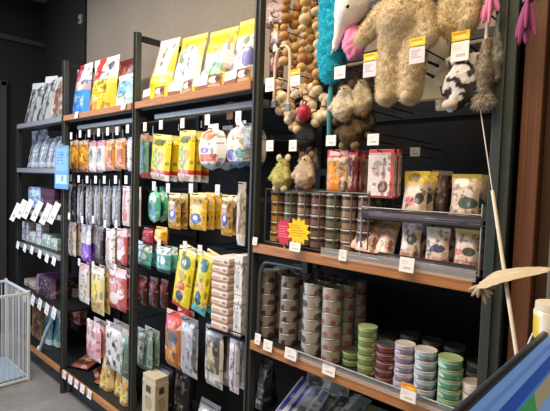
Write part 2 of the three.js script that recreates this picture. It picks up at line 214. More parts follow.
// a filled film pouch, base at the origin; kinds: hang (sealed at both ends), stand (wide foot), round (disc)
function pouchGeo(w, h, d, kind) {
  const nx = 8, ny = 10, pos = [], uv = [], idx = [], s0 = rnd() * 50;
  for (const side of [1, -1]) {
    const base = pos.length / 3;
    for (let j = 0; j <= ny; j++) for (let i = 0; i <= nx; i++) {
      const u = i / nx, v = j / ny, a = 2 * u - 1, b = 2 * v - 1;
      let px = a * w / 2, py = v * h, t = Math.pow(Math.max(0, 1 - Math.pow(Math.abs(a), 3)), 0.55);
      if (kind === 'hang') t *= Math.pow(Math.max(0, 1 - Math.pow(Math.abs(b), 5)), 0.6);
      else if (kind === 'stand') { t = 0.22 * t + 0.78 * Math.pow(Math.max(0, 1 - Math.pow(Math.abs(a), 6)), 0.5); t *= Math.pow(Math.max(0, 1 - v), 0.45); px *= 1 - 0.1 * Math.sin(v * 3.1) ; }
      else { const k = Math.pow(Math.max(0.0, 1 - Math.pow(Math.abs(b), 2.6)), 0.42); px *= k * 0.98 + 0.02; t *= k; }
      if (t > 0) t *= 1 + 0.22 * noise.noise(u * 3 + s0, v * 4, side);
      px += 0.02 * w * noise.noise(v * 4, s0, 2); pos.push(px, py, side * t * d / 2); uv.push(side > 0 ? u : 1 - u, v);
    }
    for (let j = 0; j < ny; j++) for (let i = 0; i < nx; i++) { const p = base + j * (nx + 1) + i, q = p + nx + 1; if (side > 0) idx.push(p, p + 1, q, q, p + 1, q + 1); else idx.push(p, q, p + 1, q, q + 1, p + 1); }
  }
  const g = new THREE.BufferGeometry(); g.setAttribute('position', new THREE.Float32BufferAttribute(pos, 3)); g.setAttribute('uv', new THREE.Float32BufferAttribute(uv, 2)); g.setIndex(idx); g.computeVertexNormals(); return g;
}
function boxGeo(w, h, d, cell, r = 0.004, v0 = 0, v1 = 1) { const g = bx(w, h, d, 0, h / 2, 0, r); return cellUV(g, cell, v0, v1); }
// fills a group with the parts of one packet of size w, h, d
function fillPacket(g, cell, w, h, d, kind) {
  if (kind === 'box') { mesh('carton', boxGeo(w, h * 0.9, d, cell, 0.003, 0, 0.9), paper, g); const f = boxGeo(w * 0.98, h * 0.1, d * 0.96, cell, 0.002, 0.9, 1); f.translate(0, h * 0.9, 0); mesh('lid_flap', f, paper, g); return; }
  if (kind === 'card') {
    mesh('backing_card', boxGeo(w, h, 0.003, cell, 0.0012), paper, g);
    const b = bx(w * 0.7, h * 0.5, d, 0, h * 0.34, d / 2, d * 0.3); mesh('contents', cellUV(b, cell, 0.05, 0.55), film, g); return;
  }
  const head = kind === 'round' ? 0.0 : kind === 'stand' ? 0.07 : 0.1;
  mesh('pouch', cellUV(pouchGeo(w, h * (1 - head), d, kind), cell, 0, 1 - head), film, g);
  if (head) { const s = boxGeo(w * 0.985, h * head + 0.004, 0.004, cell, 0.0015, 1 - head, 1); s.translate(0, h * (1 - head) - 0.004, 0); mesh('top_seal', s, film, g); }
  else { const s = boxGeo(w * 0.4, 0.03, 0.004, cell, 0.0015, 0.92, 1); s.translate(0, h - 0.012, 0); mesh('hanging_tab', s, film, g); }
}
// ------------- things that hang on hooks
const rodGeo = {};
function hook(label, x, y, z, plate, group) {
  const g = thing('display_hook', label, 'hook', [x, y, z], group);
  const L = 0.415 + z;
  mesh('rod', tube([[0, 0.0, -L], [0, 0, -0.01], [0, 0.006, 0], [0, 0.016, 0.002]], 0.0024, 10, 5), M.hookWire, g);
  if (plate) { const [px, py, w = 0.032, h = 0.042, cell = 'plate'] = plate; mesh('price_plate', cellUV(bx(w, h, 0.003, 0, 0, 0, 0.001), cell), paper, g).position.set(px - x, py - y, 0.006); if (py - y > 0.03) mesh('plate_wire', bx(0.003, py - y, 0.003, 0, (py - y) / 2, 0.002), M.wire, g); }
  return g;
}
// box = [x centre, y base, width, height]
function hang(name, cell, label, cat, [x, y, w, h], z, plate, o = {}) {
  const d = o.d ?? 0.022, kind = o.kind ?? 'hang', g = thing(name, label, cat, [x, y, z - d / 2], o.group);
  fillPacket(g, cell, w, h, d, kind);
  if (o.tilt) { g.rotation.z = o.tilt; g.position.x += Math.sin(o.tilt) * h / 2; }
  if (o.turn) g.rotation.y = o.turn;
  const n = o.n ?? 0, gap = o.gap ?? d + 0.014;
  for (let i = 1; i <= n; i++) { const c = copy(g, [g.position.x + (rnd() - 0.5) * 0.006, y + (rnd() - 0.5) * 0.006, z - d / 2 - gap * i], (['first', 'second', 'third'][i - 1]) + ' spare behind the ' + (o.short ?? label), 'spares behind the ' + (o.short ?? label)); c.rotation.y += (rnd() - 0.5) * 0.14; }
  if (plate !== null) hook((plate ? 'hook with plate for the ' : 'wire hook for the ') + (o.short ?? label), x, y + h - 0.006, Math.min(z + 0.03, 0.06), plate);
  return g;
}
// a hook whose white plate shows in front; top = print of a coloured header above the plate
function hookTag(label, [x, y], z, w, h, o = {}) {
  const g = hook(label, x, y + h / 2 + 0.004, z, [x, y, w, h, o.cell ?? 'plate']);
  if (o.top) mesh('plate_header', cellUV(bx(w, h * 0.5, 0.002, 0, h * 0.22, 0.006, 0.0008), o.top), paper, g);
  return g;
}
// ------------- things that stand on shelves: the base drops to shelf height
function stand(name, cell, label, cat, [x, y, w, h], z, shelf, o = {}) {
  const d = o.d ?? 0.07, kind = o.kind ?? 'stand', top = y + h, H = o.h ?? top - shelf, lean = o.lean ?? 0;
  const g = thing(name, label, cat, [x, shelf + 0.001 + Math.abs(Math.sin(lean)) * d / 2, z - d / 2], o.group);
  fillPacket(g, cell, w, H / Math.cos(lean), d, kind); g.rotation.set(-lean, o.turn ?? 0, o.tilt ?? 0); if (o.tilt) g.position.y += Math.abs(Math.sin(o.tilt)) * w / 2; return g;
}
function lay(name, cell, label, cat, [x, y, z], [w, h, d], o = {}) {
  const g = thing(name, label, cat, [x, y, z], o.group); fillPacket(g, cell, w, h, d, o.kind ?? 'hang'); g.rotation.set(o.rx ?? -1.4, o.ry ?? 0, o.rz ?? 0, 'YXZ'); g.position.y += d / 2; return g;
}
function priceTag(label, [x, y], z, w, h, o = {}) {
  const g = thing('price_tag', label, 'price tag', [x, y, z], o.group); mesh('card', cellUV(bx(w, h, 0.002, 0, 0, 0, 0.0008), o.cell ?? 'plate'), paper, g);
  if (o.top) mesh('header', cellUV(bx(w, h * 0.5, 0.002, 0, h * 0.72, 0, 0.0008), o.top), paper, g);
  g.rotation.set(-0.12, o.turn ?? 0, o.tilt ?? 0); return g;
}
// tins: a body with a rolled seam and a recessed lid
const canCache = {};
function can(name, cell, label, cat, pos, r, h, lidMat, group) {
  const g = thing(name, label, cat, pos, group), key = cell + r + h;
  canCache[key] ??= [
    cellUV(new THREE.LatheGeometry([[r * 0.93, 0], [r * 0.985, 0.001], [r, 0.003], [r, h * 0.45], [r, h - 0.006], [r * 0.97, h - 0.004]].map((p) => new THREE.Vector2(...p)), 20, 0, Math.PI * 2), cell),
    new THREE.LatheGeometry([[0, h - 0.004], [r * 0.84, h - 0.004], [r * 0.9, h - 0.0015], [r * 1.02, h], [r * 1.03, h - 0.003], [r * 0.98, h - 0.006]].map((p) => new THREE.Vector2(...p)), 20)];
  mesh('can_body', canCache[key][0], tin, g); mesh('lid', canCache[key][1], lidMat, g); return g;
}
const lidSilver = std(0xb9bab6, 0.35, { metalness: 0.7 }), lidGreen = std(0x9cb07c, 0.45, { metalness: 0.2 }), lidDark = std(0x4d4f4e, 0.45, { metalness: 0.4 }), lidPale = std(0xcfc8c4, 0.45, { metalness: 0.25 });
function canStack(name, cell, desc, [x, z], y, n, r, h, lid, group) {
  const words = ['bottom', 'second', 'third', 'fourth', 'fifth', 'sixth', 'seventh'];
  for (let i = 0; i < n; i++) { const c = can(name, cell, (i === n - 1 ? 'top' : words[i]) + (i && i < n - 1 ? ' from bottom' : '') + ' can of ' + desc, 'can', [x + (rnd() - 0.5) * 0.003, y + i * (h + 0.0005), z + (rnd() - 0.5) * 0.003], r, h, lid, group); c.rotation.y = rnd() * 0.8; }
}
// soft toys: tapered capsules [x1,y1,z1,r1, x2,y2,z2,r2] joined smoothly and meshed
function blob(caps, res = 44, fur = 0.004, freq = 60, k = 0.012) {
  const lo = [1e9, 1e9, 1e9], hi = [-1e9, -1e9, -1e9];
  for (const c of caps) for (let a = 0; a < 3; a++) { lo[a] = Math.min(lo[a], c[a] - c[3], c[a + 4] - c[7]); hi[a] = Math.max(hi[a], c[a] + c[3], c[a + 4] + c[7]); }
  const mid = lo.map((v, i) => (v + hi[i]) / 2), R = Math.max(...lo.map((v, i) => hi[i] - v)) / 2 * 1.12 + 0.01, S = res;
  const mc = new MarchingCubes(S, new THREE.MeshBasicMaterial(), false, false, 200000); mc.isolation = 0;
  for (let z = 0; z < S; z++) for (let y = 0; y < S; y++) for (let x = 0; x < S; x++) {
    const p = [x, y, z].map((q, i) => mid[i] + R * (q - S / 2) / (S / 2)); let acc = 0;
    for (const c of caps) {
      let dd = 0, l2 = 0; for (let a = 0; a < 3; a++) { dd += (p[a] - c[a]) * (c[a + 4] - c[a]); l2 += (c[a + 4] - c[a]) ** 2; }
      const t = l2 ? Math.max(0, Math.min(1, dd / l2)) : 0; let q = 0; for (let a = 0; a < 3; a++) q += (p[a] - c[a] - t * (c[a + 4] - c[a])) ** 2;
      acc += Math.exp(-(Math.sqrt(q) - (c[3] + t * (c[7] - c[3]))) / k);
    }
    mc.field[x + y * S + z * S * S] = acc > 0 ? k * Math.log(acc) : -1;
  }
  mc.update();
  const n = mc.count, P = mc.positionArray.slice(0, n * 3), g = new THREE.BufferGeometry();
  for (let i = 0; i < n * 3; i++) P[i] = P[i] * R + mid[i % 3];
  g.setAttribute('position', new THREE.Float32BufferAttribute(P, 3)); let m = mergeVertices(g, R * 1e-3); m.computeVertexNormals();
  const a = m.attributes.position, N = m.attributes.normal;
  for (let i = 0; i < a.count; i++) { const x = a.getX(i), y = a.getY(i), z = a.getZ(i), f = fur * (noise.noise(x * freq, y * freq, z * freq) + 0.6 * noise.noise(x * freq * 2.3, y * freq * 2.3, z * freq * 2.3)); a.setXYZ(i, x + N.getX(i) * f, y + N.getY(i) * f, z + N.getZ(i) * f); }
  m.computeVertexNormals(); return m;
}
const ball = (r, x, y, z, sx = 1, sy = 1, sz = 1, n = 12) => { const g = new THREE.SphereGeometry(r, n, Math.ceil(n * 0.75)); g.scale(sx, sy, sz); g.translate(x, y, z); return g; };
// short pile standing on a plush surface
const tuftGeo = new THREE.ConeGeometry(1, 1, 4, 1, true).translate(0, 0.45, 0);
function pile(m, count, len, thick) {
  const sm = new MeshSurfaceSampler(m); sm.setRandomGenerator(rnd); sm.build();
  const im = new THREE.InstancedMesh(tuftGeo, m.material, count), P = new THREE.Vector3(), N = new THREE.Vector3(), Q = new THREE.Quaternion(), U = new THREE.Vector3(0, 1, 0), X = new THREE.Matrix4(), S3 = new THREE.Vector3(), c = new THREE.Color();
  const vc = m.geometry.attributes.color; const cc = new THREE.Color();
  for (let i = 0; i < count; i++) {
    if (vc) sm.sample(P, N, cc); else sm.sample(P, N);
    N.x += (rnd() - 0.5) * 1.2; N.y += (rnd() - 0.5) * 1.2 - 0.4; N.z += (rnd() - 0.5) * 1.2; N.normalize();
    Q.setFromUnitVectors(U, N); const l = len * (0.6 + rnd() * 0.8); X.compose(P, Q, S3.set(thick, l, thick)); im.setMatrixAt(i, X);
    const t = 0.9 + rnd() * 0.2; im.setColorAt(i, c.setRGB(t, t, t));
  }
  im.name = 'pile'; im.userData.kind = 'stuff'; im.castShadow = im.receiveShadow = true; m.parent.add(im); return m;
}
const plushMat = (c) => new THREE.MeshPhysicalMaterial({ color: c, roughness: 0.95, sheen: 0.6, sheenRoughness: 0.6, sheenColor: new THREE.Color(c) });

// ---------------------------------------------------------------- the room
const RX0 = -1.6, RX1 = 4.6, RZ0 = -0.46, RZ1 = 3.6;
const planeUV = (g, s) => { const p = g.attributes.position, n = g.attributes.normal, uv = g.attributes.uv; for (let i = 0; i < p.count; i++) { const ax = Math.abs(n.getX(i)), ay = Math.abs(n.getY(i)); uv.setXY(i, (ax > 0.5 ? p.getZ(i) : p.getX(i)) * s, (ay > 0.5 ? p.getZ(i) : p.getY(i)) * s); } return g; };
struct('floor', planeUV(bx(RX1 - RX0 + 0.4, 0.1, RZ1 - RZ0 + 0.4, (RX0 + RX1) / 2, -0.05, (RZ0 + RZ1) / 2), 0.7), M.floor);
struct('ceiling', bx(RX1 - RX0 + 0.4, 0.1, RZ1 - RZ0 + 0.4, (RX0 + RX1) / 2, CEIL + 0.05, (RZ0 + RZ1) / 2), std(0x6a6864, 0.9));
struct('wall_back', planeUV(bx(RX1 - RX0 + 0.4, CEIL, 0.1, (RX0 + RX1) / 2, CEIL / 2, RZ0 - 0.05), 0.6), M.wall);
const wl = struct('wall_left', join([bx(0.1, CEIL, WINDOW.z - WINDOW.w / 2 - RZ0, RX0 - 0.05, CEIL / 2, (RZ0 + WINDOW.z - WINDOW.w / 2) / 2), bx(0.1, CEIL, RZ1 - WINDOW.z - WINDOW.w / 2, RX0 - 0.05, CEIL / 2, (RZ1 + WINDOW.z + WINDOW.w / 2) / 2), bx(0.1, WINDOW.y - WINDOW.h / 2, WINDOW.w, RX0 - 0.05, (WINDOW.y - WINDOW.h / 2) / 2, WINDOW.z), bx(0.1, CEIL - WINDOW.y - WINDOW.h / 2, WINDOW.w, RX0 - 0.05, (CEIL + WINDOW.y + WINDOW.h / 2) / 2, WINDOW.z)]), M.dark);
struct('wall_right', bx(0.1, CEIL, RZ1 - RZ0, RX1 + 0.05, CEIL / 2, (RZ0 + RZ1) / 2), M.wall);
struct('wall_front', bx(RX1 - RX0, CEIL, 0.1, (RX0 + RX1) / 2, CEIL / 2, RZ1 + 0.05), M.wall);
struct('trim_1', bx(0.9, CEIL, 0.02, -1.15, CEIL / 2, RZ0 + 0.01), M.dark);                 // black panel covering the left end of the back wall
struct('trim_2', bx(0.03, 0.045, 1.4, RX0 + 0.015, 2.70, 0.25, 0.004), M.darkGrey);                // ledge along the black left wall
const door = struct('door_1', bx(0.03, 2.2, 0.7, RX0 + 0.015, 1.1, 0.28), M.dark);
for (const z of [-0.09, 0.65]) struct('door_frame', bx(0.05, 2.3, 0.05, RX0 + 0.03, 1.15, z, 0.004), M.darkGrey, door);
struct('door_frame', bx(0.05, 0.05, 0.8, RX0 + 0.03, 2.28, 0.28, 0.004), M.darkGrey, door);
struct('door_panel', bx(0.012, 1.8, 0.5, RX0 + 0.036, 1.12, 0.28, 0.004), M.darker, door);
// shop window in the left wall, daylight behind it
const win = struct('window_1', new THREE.BoxGeometry(0.008, WINDOW.h, WINDOW.w).translate(RX0 - 0.03, WINDOW.y, WINDOW.z), M.rail);
for (const [w, h, y, z] of [[0.06, WINDOW.h, WINDOW.y, WINDOW.z - WINDOW.w / 2 + 0.03], [0.06, WINDOW.h, WINDOW.y, WINDOW.z + WINDOW.w / 2 - 0.03]]) struct('window_frame', bx(0.08, h, w, RX0 - 0.03, y, z), M.steel, win);
for (const y of [WINDOW.y - WINDOW.h / 2 + 0.03, WINDOW.y + WINDOW.h / 2 - 0.03]) struct('window_frame', bx(0.08, 0.06, WINDOW.w, RX0 - 0.03, y, WINDOW.z), M.steel, win);
{ const l = new THREE.RectAreaLight(WINDOW.color, WINDOW.power, WINDOW.w, WINDOW.h); l.position.set(RX0 + 0.03, WINDOW.y, WINDOW.z); l.lookAt(RX0 + 2, WINDOW.y, WINDOW.z - 0.0); scene.add(l); }
// wooden post and plaster return to the right of the shelving
struct('trim_3', bx(0.046, CEIL, 0.44, 2.747, CEIL / 2, -0.24, 0.004), M.darkWood);
struct('trim_4', bx(0.03, CEIL, 0.4, 2.785, CEIL / 2, -0.25, 0.004), std(0x4a3222, 0.7));
struct('trim_5', bx(0.3, CEIL, 0.42, 2.95, CEIL / 2, -0.24, 0.004), std(0x6b6a62, 0.8));
{
  const t = thing('wall_sensor', 'small off-white sensor box high on the wall where black meets beige', 'sensor', [-0.762, 2.766, -0.44]);
  mesh('housing', bx(0.05, 0.075, 0.035, 0, 0, 0.0, 0.008), std(0x9c9688, 0.6), t); mesh('lens', ball(0.012, 0, -0.012, 0.018, 1, 1, 0.5), M.darkGrey, t);
}
PANELS.forEach(([x, z, w, d, c, s], i) => {
  const t = thing('ceiling_light', ['cool white ceiling light panel nearest the black wall', 'warm white ceiling light panel over the middle of the shelves', 'amber ceiling light panel before the soft toys', 'warm ceiling light panel behind the counter'][i], 'ceiling light', [x, CEIL - 0.04, z]);
  mesh('frame', bx(w + 0.06, 0.05, d + 0.06, 0, 0.015, 0, 0.006), M.white, t);
  mesh('diffuser', bx(w, 0.012, d, 0, -0.014, 0), new THREE.MeshStandardMaterial({ color: 0xffffff, emissive: c, emissiveIntensity: 1.5 }), t);
  const l = new THREE.RectAreaLight(c, s, w, d); l.position.set(x, CEIL - 0.066, z); l.lookAt(x, 0, z); scene.add(l);
});

// ---------------------------------------------------------------- shelving: four bays in a row
const H1 = 1.838, HU = 1.213, HL = 0.834, HB = 0.150, PW = 0.034;
const S = { top: H1 + 0.018, u: HU + 0.018, l: HL + 0.018, base: HB + 0.02 };
const B1 = [H1, 1.497, 1.184, 0.912, 0.532, HB];
const post = (g, x, top = 2.216, mat = M.postGrey, pw = PW) => { mesh('post', join([bx(pw, top, 0.03, x, top / 2, -0.015, 0.003), bx(0.004, top, 0.012, x, top / 2, 0.002)]), mat, g); mesh('rear_post', bx(PW, Math.min(top, 2.0), 0.03, x, Math.min(top, 2.0) / 2, -0.42, 0.003), M.steel, g); };
const arm = (g, x, y) => mesh('side_rail', bx(0.02, 0.03, 0.36, x, y, -0.22, 0.003), M.steel, g);
function shelf(g, x0, x1, y, edge, depth = 0.38) {
  const w = x1 - x0 - PW - 0.004, s = mesh('shelf', join([bx(w, 0.018, depth, (x0 + x1) / 2, y + 0.009, -0.008 - depth / 2, 0.003), bx(w, 0.03, 0.015, (x0 + x1) / 2, y - 0.008, -0.03)]), M.steel, g);
  mesh(edge === M.wood ? 'wooden_edge' : 'metal_lip', bx(w, 0.034, 0.02, (x0 + x1) / 2, y + 0.001, -0.002, 0.003), edge, s);
  return s;
}
const backPanel = (g, x0, x1, y0, y1) => mesh('back_panel', bx(x1 - x0 - 0.02, y1 - y0, 0.012, (x0 + x1) / 2, (y0 + y1) / 2, -0.428), M.back, g);
const lightBar = (g, x0, x1, y, z) => mesh('light_bar', join([bx(x1 - x0, 0.03, 0.05, (x0 + x1) / 2, y, z, 0.008)]), M.greyMetal, g);
const crossbar = (g, x0, x1, y) => mesh('crossbar', bx(x1 - x0 - 0.03, 0.03, 0.015, (x0 + x1) / 2, y, -0.413), M.steel, g);
const bay1 = thing('shelving_bay', 'narrow looking far left shelving bay with six grey metal shelves', 'shelving', [0, 0, 0], 'black shelving bays along the wall');
post(bay1, -0.9, 1.82, M.steel); B1.forEach((y, i) => shelf(bay1, -0.9, 0, y, i === 5 ? M.wood : M.greyMetal, 0.37)); backPanel(bay1, -0.9, 0, 0.05, 1.8);
const bay2 = thing('shelving_bay', 'black shelving bay with five packed hook rows and a blue bag on top', 'shelving', [0, 0, 0], 'black shelving bays along the wall');
post(bay2, 0); arm(bay2, 0, 2.19); shelf(bay2, 0, 0.9, H1, M.wood); shelf(bay2, 0, 0.9, HB, M.wood); backPanel(bay2, 0, 0.9, 0.05, 1.84); lightBar(bay2, 0.08, 0.85, H1 - 0.055, -0.08);
mesh('base_plinth', bx(0.86, 0.12, 0.34, 0.45, 0.06, -0.22), M.steel, bay2);
const bay3 = thing('shelving_bay', 'black shelving bay topped by four tall yellow and white bags', 'shelving', [0, 0, 0], 'black shelving bays along the wall');
post(bay3, 0.9); arm(bay3, 0.9, 2.19); shelf(bay3, 0.9, 1.8, H1, M.wood); shelf(bay3, 0.9, 1.8, HB, M.wood); backPanel(bay3, 0.9, 1.8, 0.05, 1.84); lightBar(bay3, 1.0, 1.78, H1 - 0.055, -0.08);
mesh('base_plinth', bx(0.86, 0.12, 0.34, 1.35, 0.06, -0.22), M.steel, bay3);
const bay4 = thing('shelving_bay', 'black right hand shelving bay with soft toys above two wood edged shelves', 'shelving', [0, 0, 0], 'black shelving bays along the wall');
post(bay4, 1.8, 2.35); post(bay4, 2.687, 2.35, M.postGreen, 0.05); mesh('side_panel', bx(0.012, 2.1, 0.36, 2.69, 1.1, -0.22), M.steel, bay4);
shelf(bay4, 1.8, 2.66, HU, M.wood); shelf(bay4, 1.8, 2.69, HL, M.wood); shelf(bay4, 1.8, 2.69, 0.5, M.wood); shelf(bay4, 1.8, 2.69, HB, M.wood); backPanel(bay4, 1.8, 2.69, 0.05, 1.95);
mesh('base_plinth', bx(0.84, 0.12, 0.34, 2.245, 0.06, -0.22), M.steel, bay4);
for (const [g, x0, x1, ys] of [[bay2, 0, 0.9, [1.66, 1.4, 1.14, 0.9, 0.62]], [bay3, 0.9, 1.8, [1.68, 1.38, 1.08, 0.74]], [bay4, 1.8, 2.69, [2.2, 2.0, 1.74, 1.52]]]) ys.forEach((y) => crossbar(g, x0, x1, y));

// ---------------------------------------------------------------- far left bay
stand('toy_packet', 'greyBird', 'grey and white packet at the left end of the top grey shelf', 'packet', [-0.842, 1.888, 0.268, 0.289], -0.06, S.top, { d: 0.06, lean: 0.12, tilt: -0.1 });
stand('toy_packet', 'greyBird', 'tall grey packet with white top in the middle of the top grey shelf', 'packet', [-0.587, 1.871, 0.243, 0.327], -0.06, S.top, { d: 0.06, lean: 0.12, tilt: -0.1 });
stand('toy_packet', 'brownBird', 'brown and white packet on the top grey shelf beside the blue bag', 'packet', [-0.328, 1.867, 0.236, 0.310], -0.06, S.top, { d: 0.06, lean: 0.1 });
const b1s = ['leftmost', 'second from left', 'third from left', 'rightmost'];
[[-0.783, 1.501, 0.177, 0.234], [-0.612, 1.502, 0.165, 0.257], [-0.452, 1.503, 0.155, 0.234], [-0.329, 1.504, 0.129, 0.242]].forEach((b, i) => stand('mesh_packet', 'meshGrey', b1s[i] + ' blue grey mesh packet on the grey shelf behind the blue sign', 'packet', b, -0.05, B1[1] + 0.018, { d: 0.08, lean: 0.08 }));
hang('mesh_packet', 'meshGrey', 'blue grey packet hanging just under the top grey shelf', 'packet', [-1.033, 1.675, 0.367, 0.168], -0.2, null, { d: 0.03 });
stand('product_box', 'paleBlueBox', 'pale blue box behind the tilted white cards', 'box', [-0.762, 1.211, 0.261, 0.158], -0.08, B1[2] + 0.018, { kind: 'box', d: 0.12 });
stand('product_box', 'magentaBox', 'dark magenta box beside the pale blue box', 'box', [-0.456, 1.215, 0.251, 0.148], -0.07, B1[2] + 0.018, { kind: 'box', d: 0.16 });
['leftmost of six', 'second from left of six', 'third from left of six', 'fourth from left of six', 'fifth from left of six', 'rightmost of six'].forEach((n, i) => {
  const p = [-0.864, 1.167, -0.726, 1.200, -0.585, 1.209, -0.402, 1.206, -0.231, 1.197, -0.090, 1.214];
  priceTag(n + ' white shelf cards tilted beneath the pale blue box', [p[2 * i], p[2 * i + 1]], 0.022, i ? 0.05 : 0.045, 0.15, { tilt: -0.35, turn: 0.5, group: 'tilted white shelf cards' });
  const q = [-0.823, 0.909, -0.665, 0.905, -0.516, 0.909, -0.357, 0.900, -0.225, 0.889, -0.101, 0.886];
  priceTag(n + ' small white tags under the pale green cartons', [q[2 * i], q[2 * i + 1]], 0.016, 0.06, 0.055, { tilt: -0.2, group: 'small tags under the green cartons' });
  const r = [-0.821, 0.535, -0.662, 0.534, -0.492, 0.538, -0.352, 0.538, -0.220, 0.530, -0.095, 0.530];
  priceTag(n + ' white tags under the dark purple box', [r[2 * i], r[2 * i + 1]], 0.016, 0.07, 0.075, { tilt: -0.2, group: 'white tags under the purple box' });
});
stand('bottle_carton', 'whiteBottle', 'slim white carton left of the pale green cartons', 'carton', [-0.898, 0.878, 0.139, 0.203], -0.06, B1[3] + 0.018, { kind: 'box', d: 0.06 });
stand('bottle_carton', 'whiteBottle', 'slim white carton standing between pale green cartons', 'carton', [-0.602, 0.899, 0.103, 0.192], -0.06, B1[3] + 0.018, { kind: 'box', d: 0.06 });
stand('green_carton', 'mintBox', 'short pale green carton between two slim white cartons', 'carton', [-0.740, 0.890, 0.131, 0.126], -0.06, B1[3] + 0.018, { kind: 'box', d: 0.1 });
stand('green_carton', 'mintBox', 'wide pale green carton right of the slim white cartons', 'carton', [-0.451, 0.881, 0.156, 0.142], -0.06, B1[3] + 0.018, { kind: 'box', d: 0.1 });
stand('green_carton', 'mintBox', 'pale green carton touching the grey post', 'carton', [-0.304, 0.871, 0.119, 0.138], -0.06, B1[3] + 0.018, { kind: 'box', d: 0.1 });
stand('product_box', 'purpleBox', 'dark purple box with lilac edge on the lower grey shelf', 'box', [-0.508, 0.500, 0.280, 0.198], -0.06, B1[4] + 0.018, { kind: 'box', d: 0.22 });
stand('product_box', 'creamBox', 'cream box beside the dark purple box', 'box', [-0.854, 0.465, 0.251, 0.139], -0.08, B1[4] + 0.018, { kind: 'box', d: 0.12 });
stand('product_box', 'brownBox', 'brown cardboard box at the bottom near the white cage', 'box', [-0.704, 0.077, 0.173, 0.337], -0.08, S.base, { kind: 'box', d: 0.14 });
stand('teal_packet', 'tealPack', 'left teal packet on the bottom grey shelf', 'packet', [-0.544, 0.057, 0.162, 0.429], -0.09, S.base, { d: 0.045, lean: 0.06 });
stand('teal_packet', 'tealPack', 'right teal packet on the bottom grey shelf against the post', 'packet', [-0.448, 0.047, 0.154, 0.454], -0.12, S.base, { d: 0.045, lean: 0.06 });
{
  const t = thing('blue_wand', 'pale blue slanted wand leaning on the teal packets', 'wand', [-0.415, 0.116, -0.02]); t.position.y = S.base + 0.006;
  mesh('stick', join([tube([[0, 0, 0.012], [0.11, 0.18, 0], [0.2, 0.34, -0.035]], 0.014, 12, 8), ball(0.016, 0.2, 0.34, -0.035)]), std(0xa8cfe8, 0.5), t); mesh('white_tip', ball(0.02, 0, 0.016, 0.012), M.white, t);
}
{ // blue sign on the post
  const [x, y, w, h] = [0.057, 1.380, 0.216, 0.276], t = thing('hanging_sign', 'pale blue rounded sign hanging on the first grey post', 'sign', [x, y, 0.03]);
  mesh('sign_board', cellUV(bx(w, h, 0.008, 0, h / 2, 0, 0.004), 'blueSign'), paper, t); mesh('clip', bx(0.03, 0.03, 0.02, 0, h, -0.006, 0.004), M.wire, t);
}
{ // white wire cage on the floor
  const t = thing('wire_cage', 'white wire pet cage standing on the floor at the far left', 'cage', [-0.35, 0, 0.09]);
  const Wc = 0.5, Dc = 0.42, Hc = 0.63, wm = std(0xd4dadc, 0.45);
  const frame = (o, len, axis, sx, sz) => { for (const y of [0.015, Hc]) mesh('rail', axis === 'x' ? bx(len, 0.02, 0.014, sx, y, sz, 0.004) : bx(0.014, 0.02, len, sx, y, sz, 0.004), wm, o); };
  const bar = new THREE.CylinderGeometry(0.003, 0.003, Hc, 6);
  for (const z of [0, Dc]) { frame(t, Wc, 'x', -Wc / 2, z); for (let i = 1; i < 16; i++) mesh('bar', bar, wm, t).position.set(-Wc * i / 16, Hc / 2, z); }
  for (const x of [0, -Wc]) { frame(t, Dc, 'z', x, Dc / 2); for (let i = 1; i < 13; i++) mesh('bar', bar, wm, t).position.set(x, Hc / 2, Dc * i / 13); }
  for (const x of [0, -Wc]) for (const z of [0, Dc]) mesh('corner_post', bx(0.018, Hc + 0.02, 0.018, x, Hc / 2 + 0.01, z, 0.004), wm, t);
  mesh('floor_tray', bx(Wc - 0.03, 0.012, Dc - 0.03, -Wc / 2, 0.03, Dc / 2, 0.004), std(0x9fb2bd, 0.5), t);
}

// ---------------------------------------------------------------- second bay
stand('food_bag', 'blueBag', 'blue bag with red and white top at the left of the wooden top shelf', 'bag', [0.078, 1.849, 0.228, 0.347], -0.05, S.top, { d: 0.08, lean: 0.05 });
stand('food_bag', 'yellowBag', 'yellow bag with red and white top between blue and sky bags', 'bag', [0.366, 1.852, 0.291, 0.341], -0.05, S.top, { d: 0.09, lean: 0.06, turn: 0.06 });
stand('food_bag', 'skyBag', 'pale sky blue bag left of the second grey post', 'bag', [0.647, 1.852, 0.195, 0.201], -0.05, S.top, { d: 0.08, lean: 0.05 });
stand('food_bag', 'darkBrownBag', 'dark red brown bag behind the pale sky blue bag', 'bag', [0.247, 1.929, 0.216, 0.309], -0.22, S.top, { d: 0.09, lean: 0.1 });
priceTag('white shelf tag in front of the blue bag', [0.234, 1.843], 0.014, 0.045, 0.04);
priceTag('small white shelf tag under the sky blue bag', [0.815, 1.845], 0.014, 0.045, 0.04);
const row = (list, names, z, o) => list.forEach(([nm, cell, short, b, p, q], i) => hang(nm, cell, short, 'packet', b, z, p && [...p, 0.03, 0.045], { short, ...o, ...q }));
row([
  ['gold_packet', 'goldPack', 'gold packet leftmost in the upper row, near the blue sign', [0.020, 1.492, 0.126, 0.211], [0.091, 1.724]],
  ['gold_packet', 'goldPack', 'gold packet second in the upper row under the blue bag', [0.164, 1.494, 0.133, 0.204], [0.224, 1.730]],
  ['pink_packet', 'pinkPack', 'pale pink packet beside the two gold packets', [0.294, 1.495, 0.097, 0.192], [0.350, 1.727]],
  ['pink_packet', 'pinkPack', 'pale pink packet beside the orange brown packets', [0.408, 1.502, 0.105, 0.186], [0.475, 1.726]],
  ['orange_packet', 'orangePack', 'left orange brown packet in the upper row', [0.522, 1.508, 0.099, 0.181], [0.586, 1.726]],
  ['orange_packet', 'orangePack', 'right orange brown packet in the upper row', [0.641, 1.515, 0.116, 0.175], [0.696, 1.723]],
  ['pale_packet', 'whiteStrip', 'narrow pale packet beside the second post, upper row', [0.755, 1.504, 0.055, 0.187], [0.811, 1.728]],
], 0, -0.05, { n: 1, d: 0.03 });
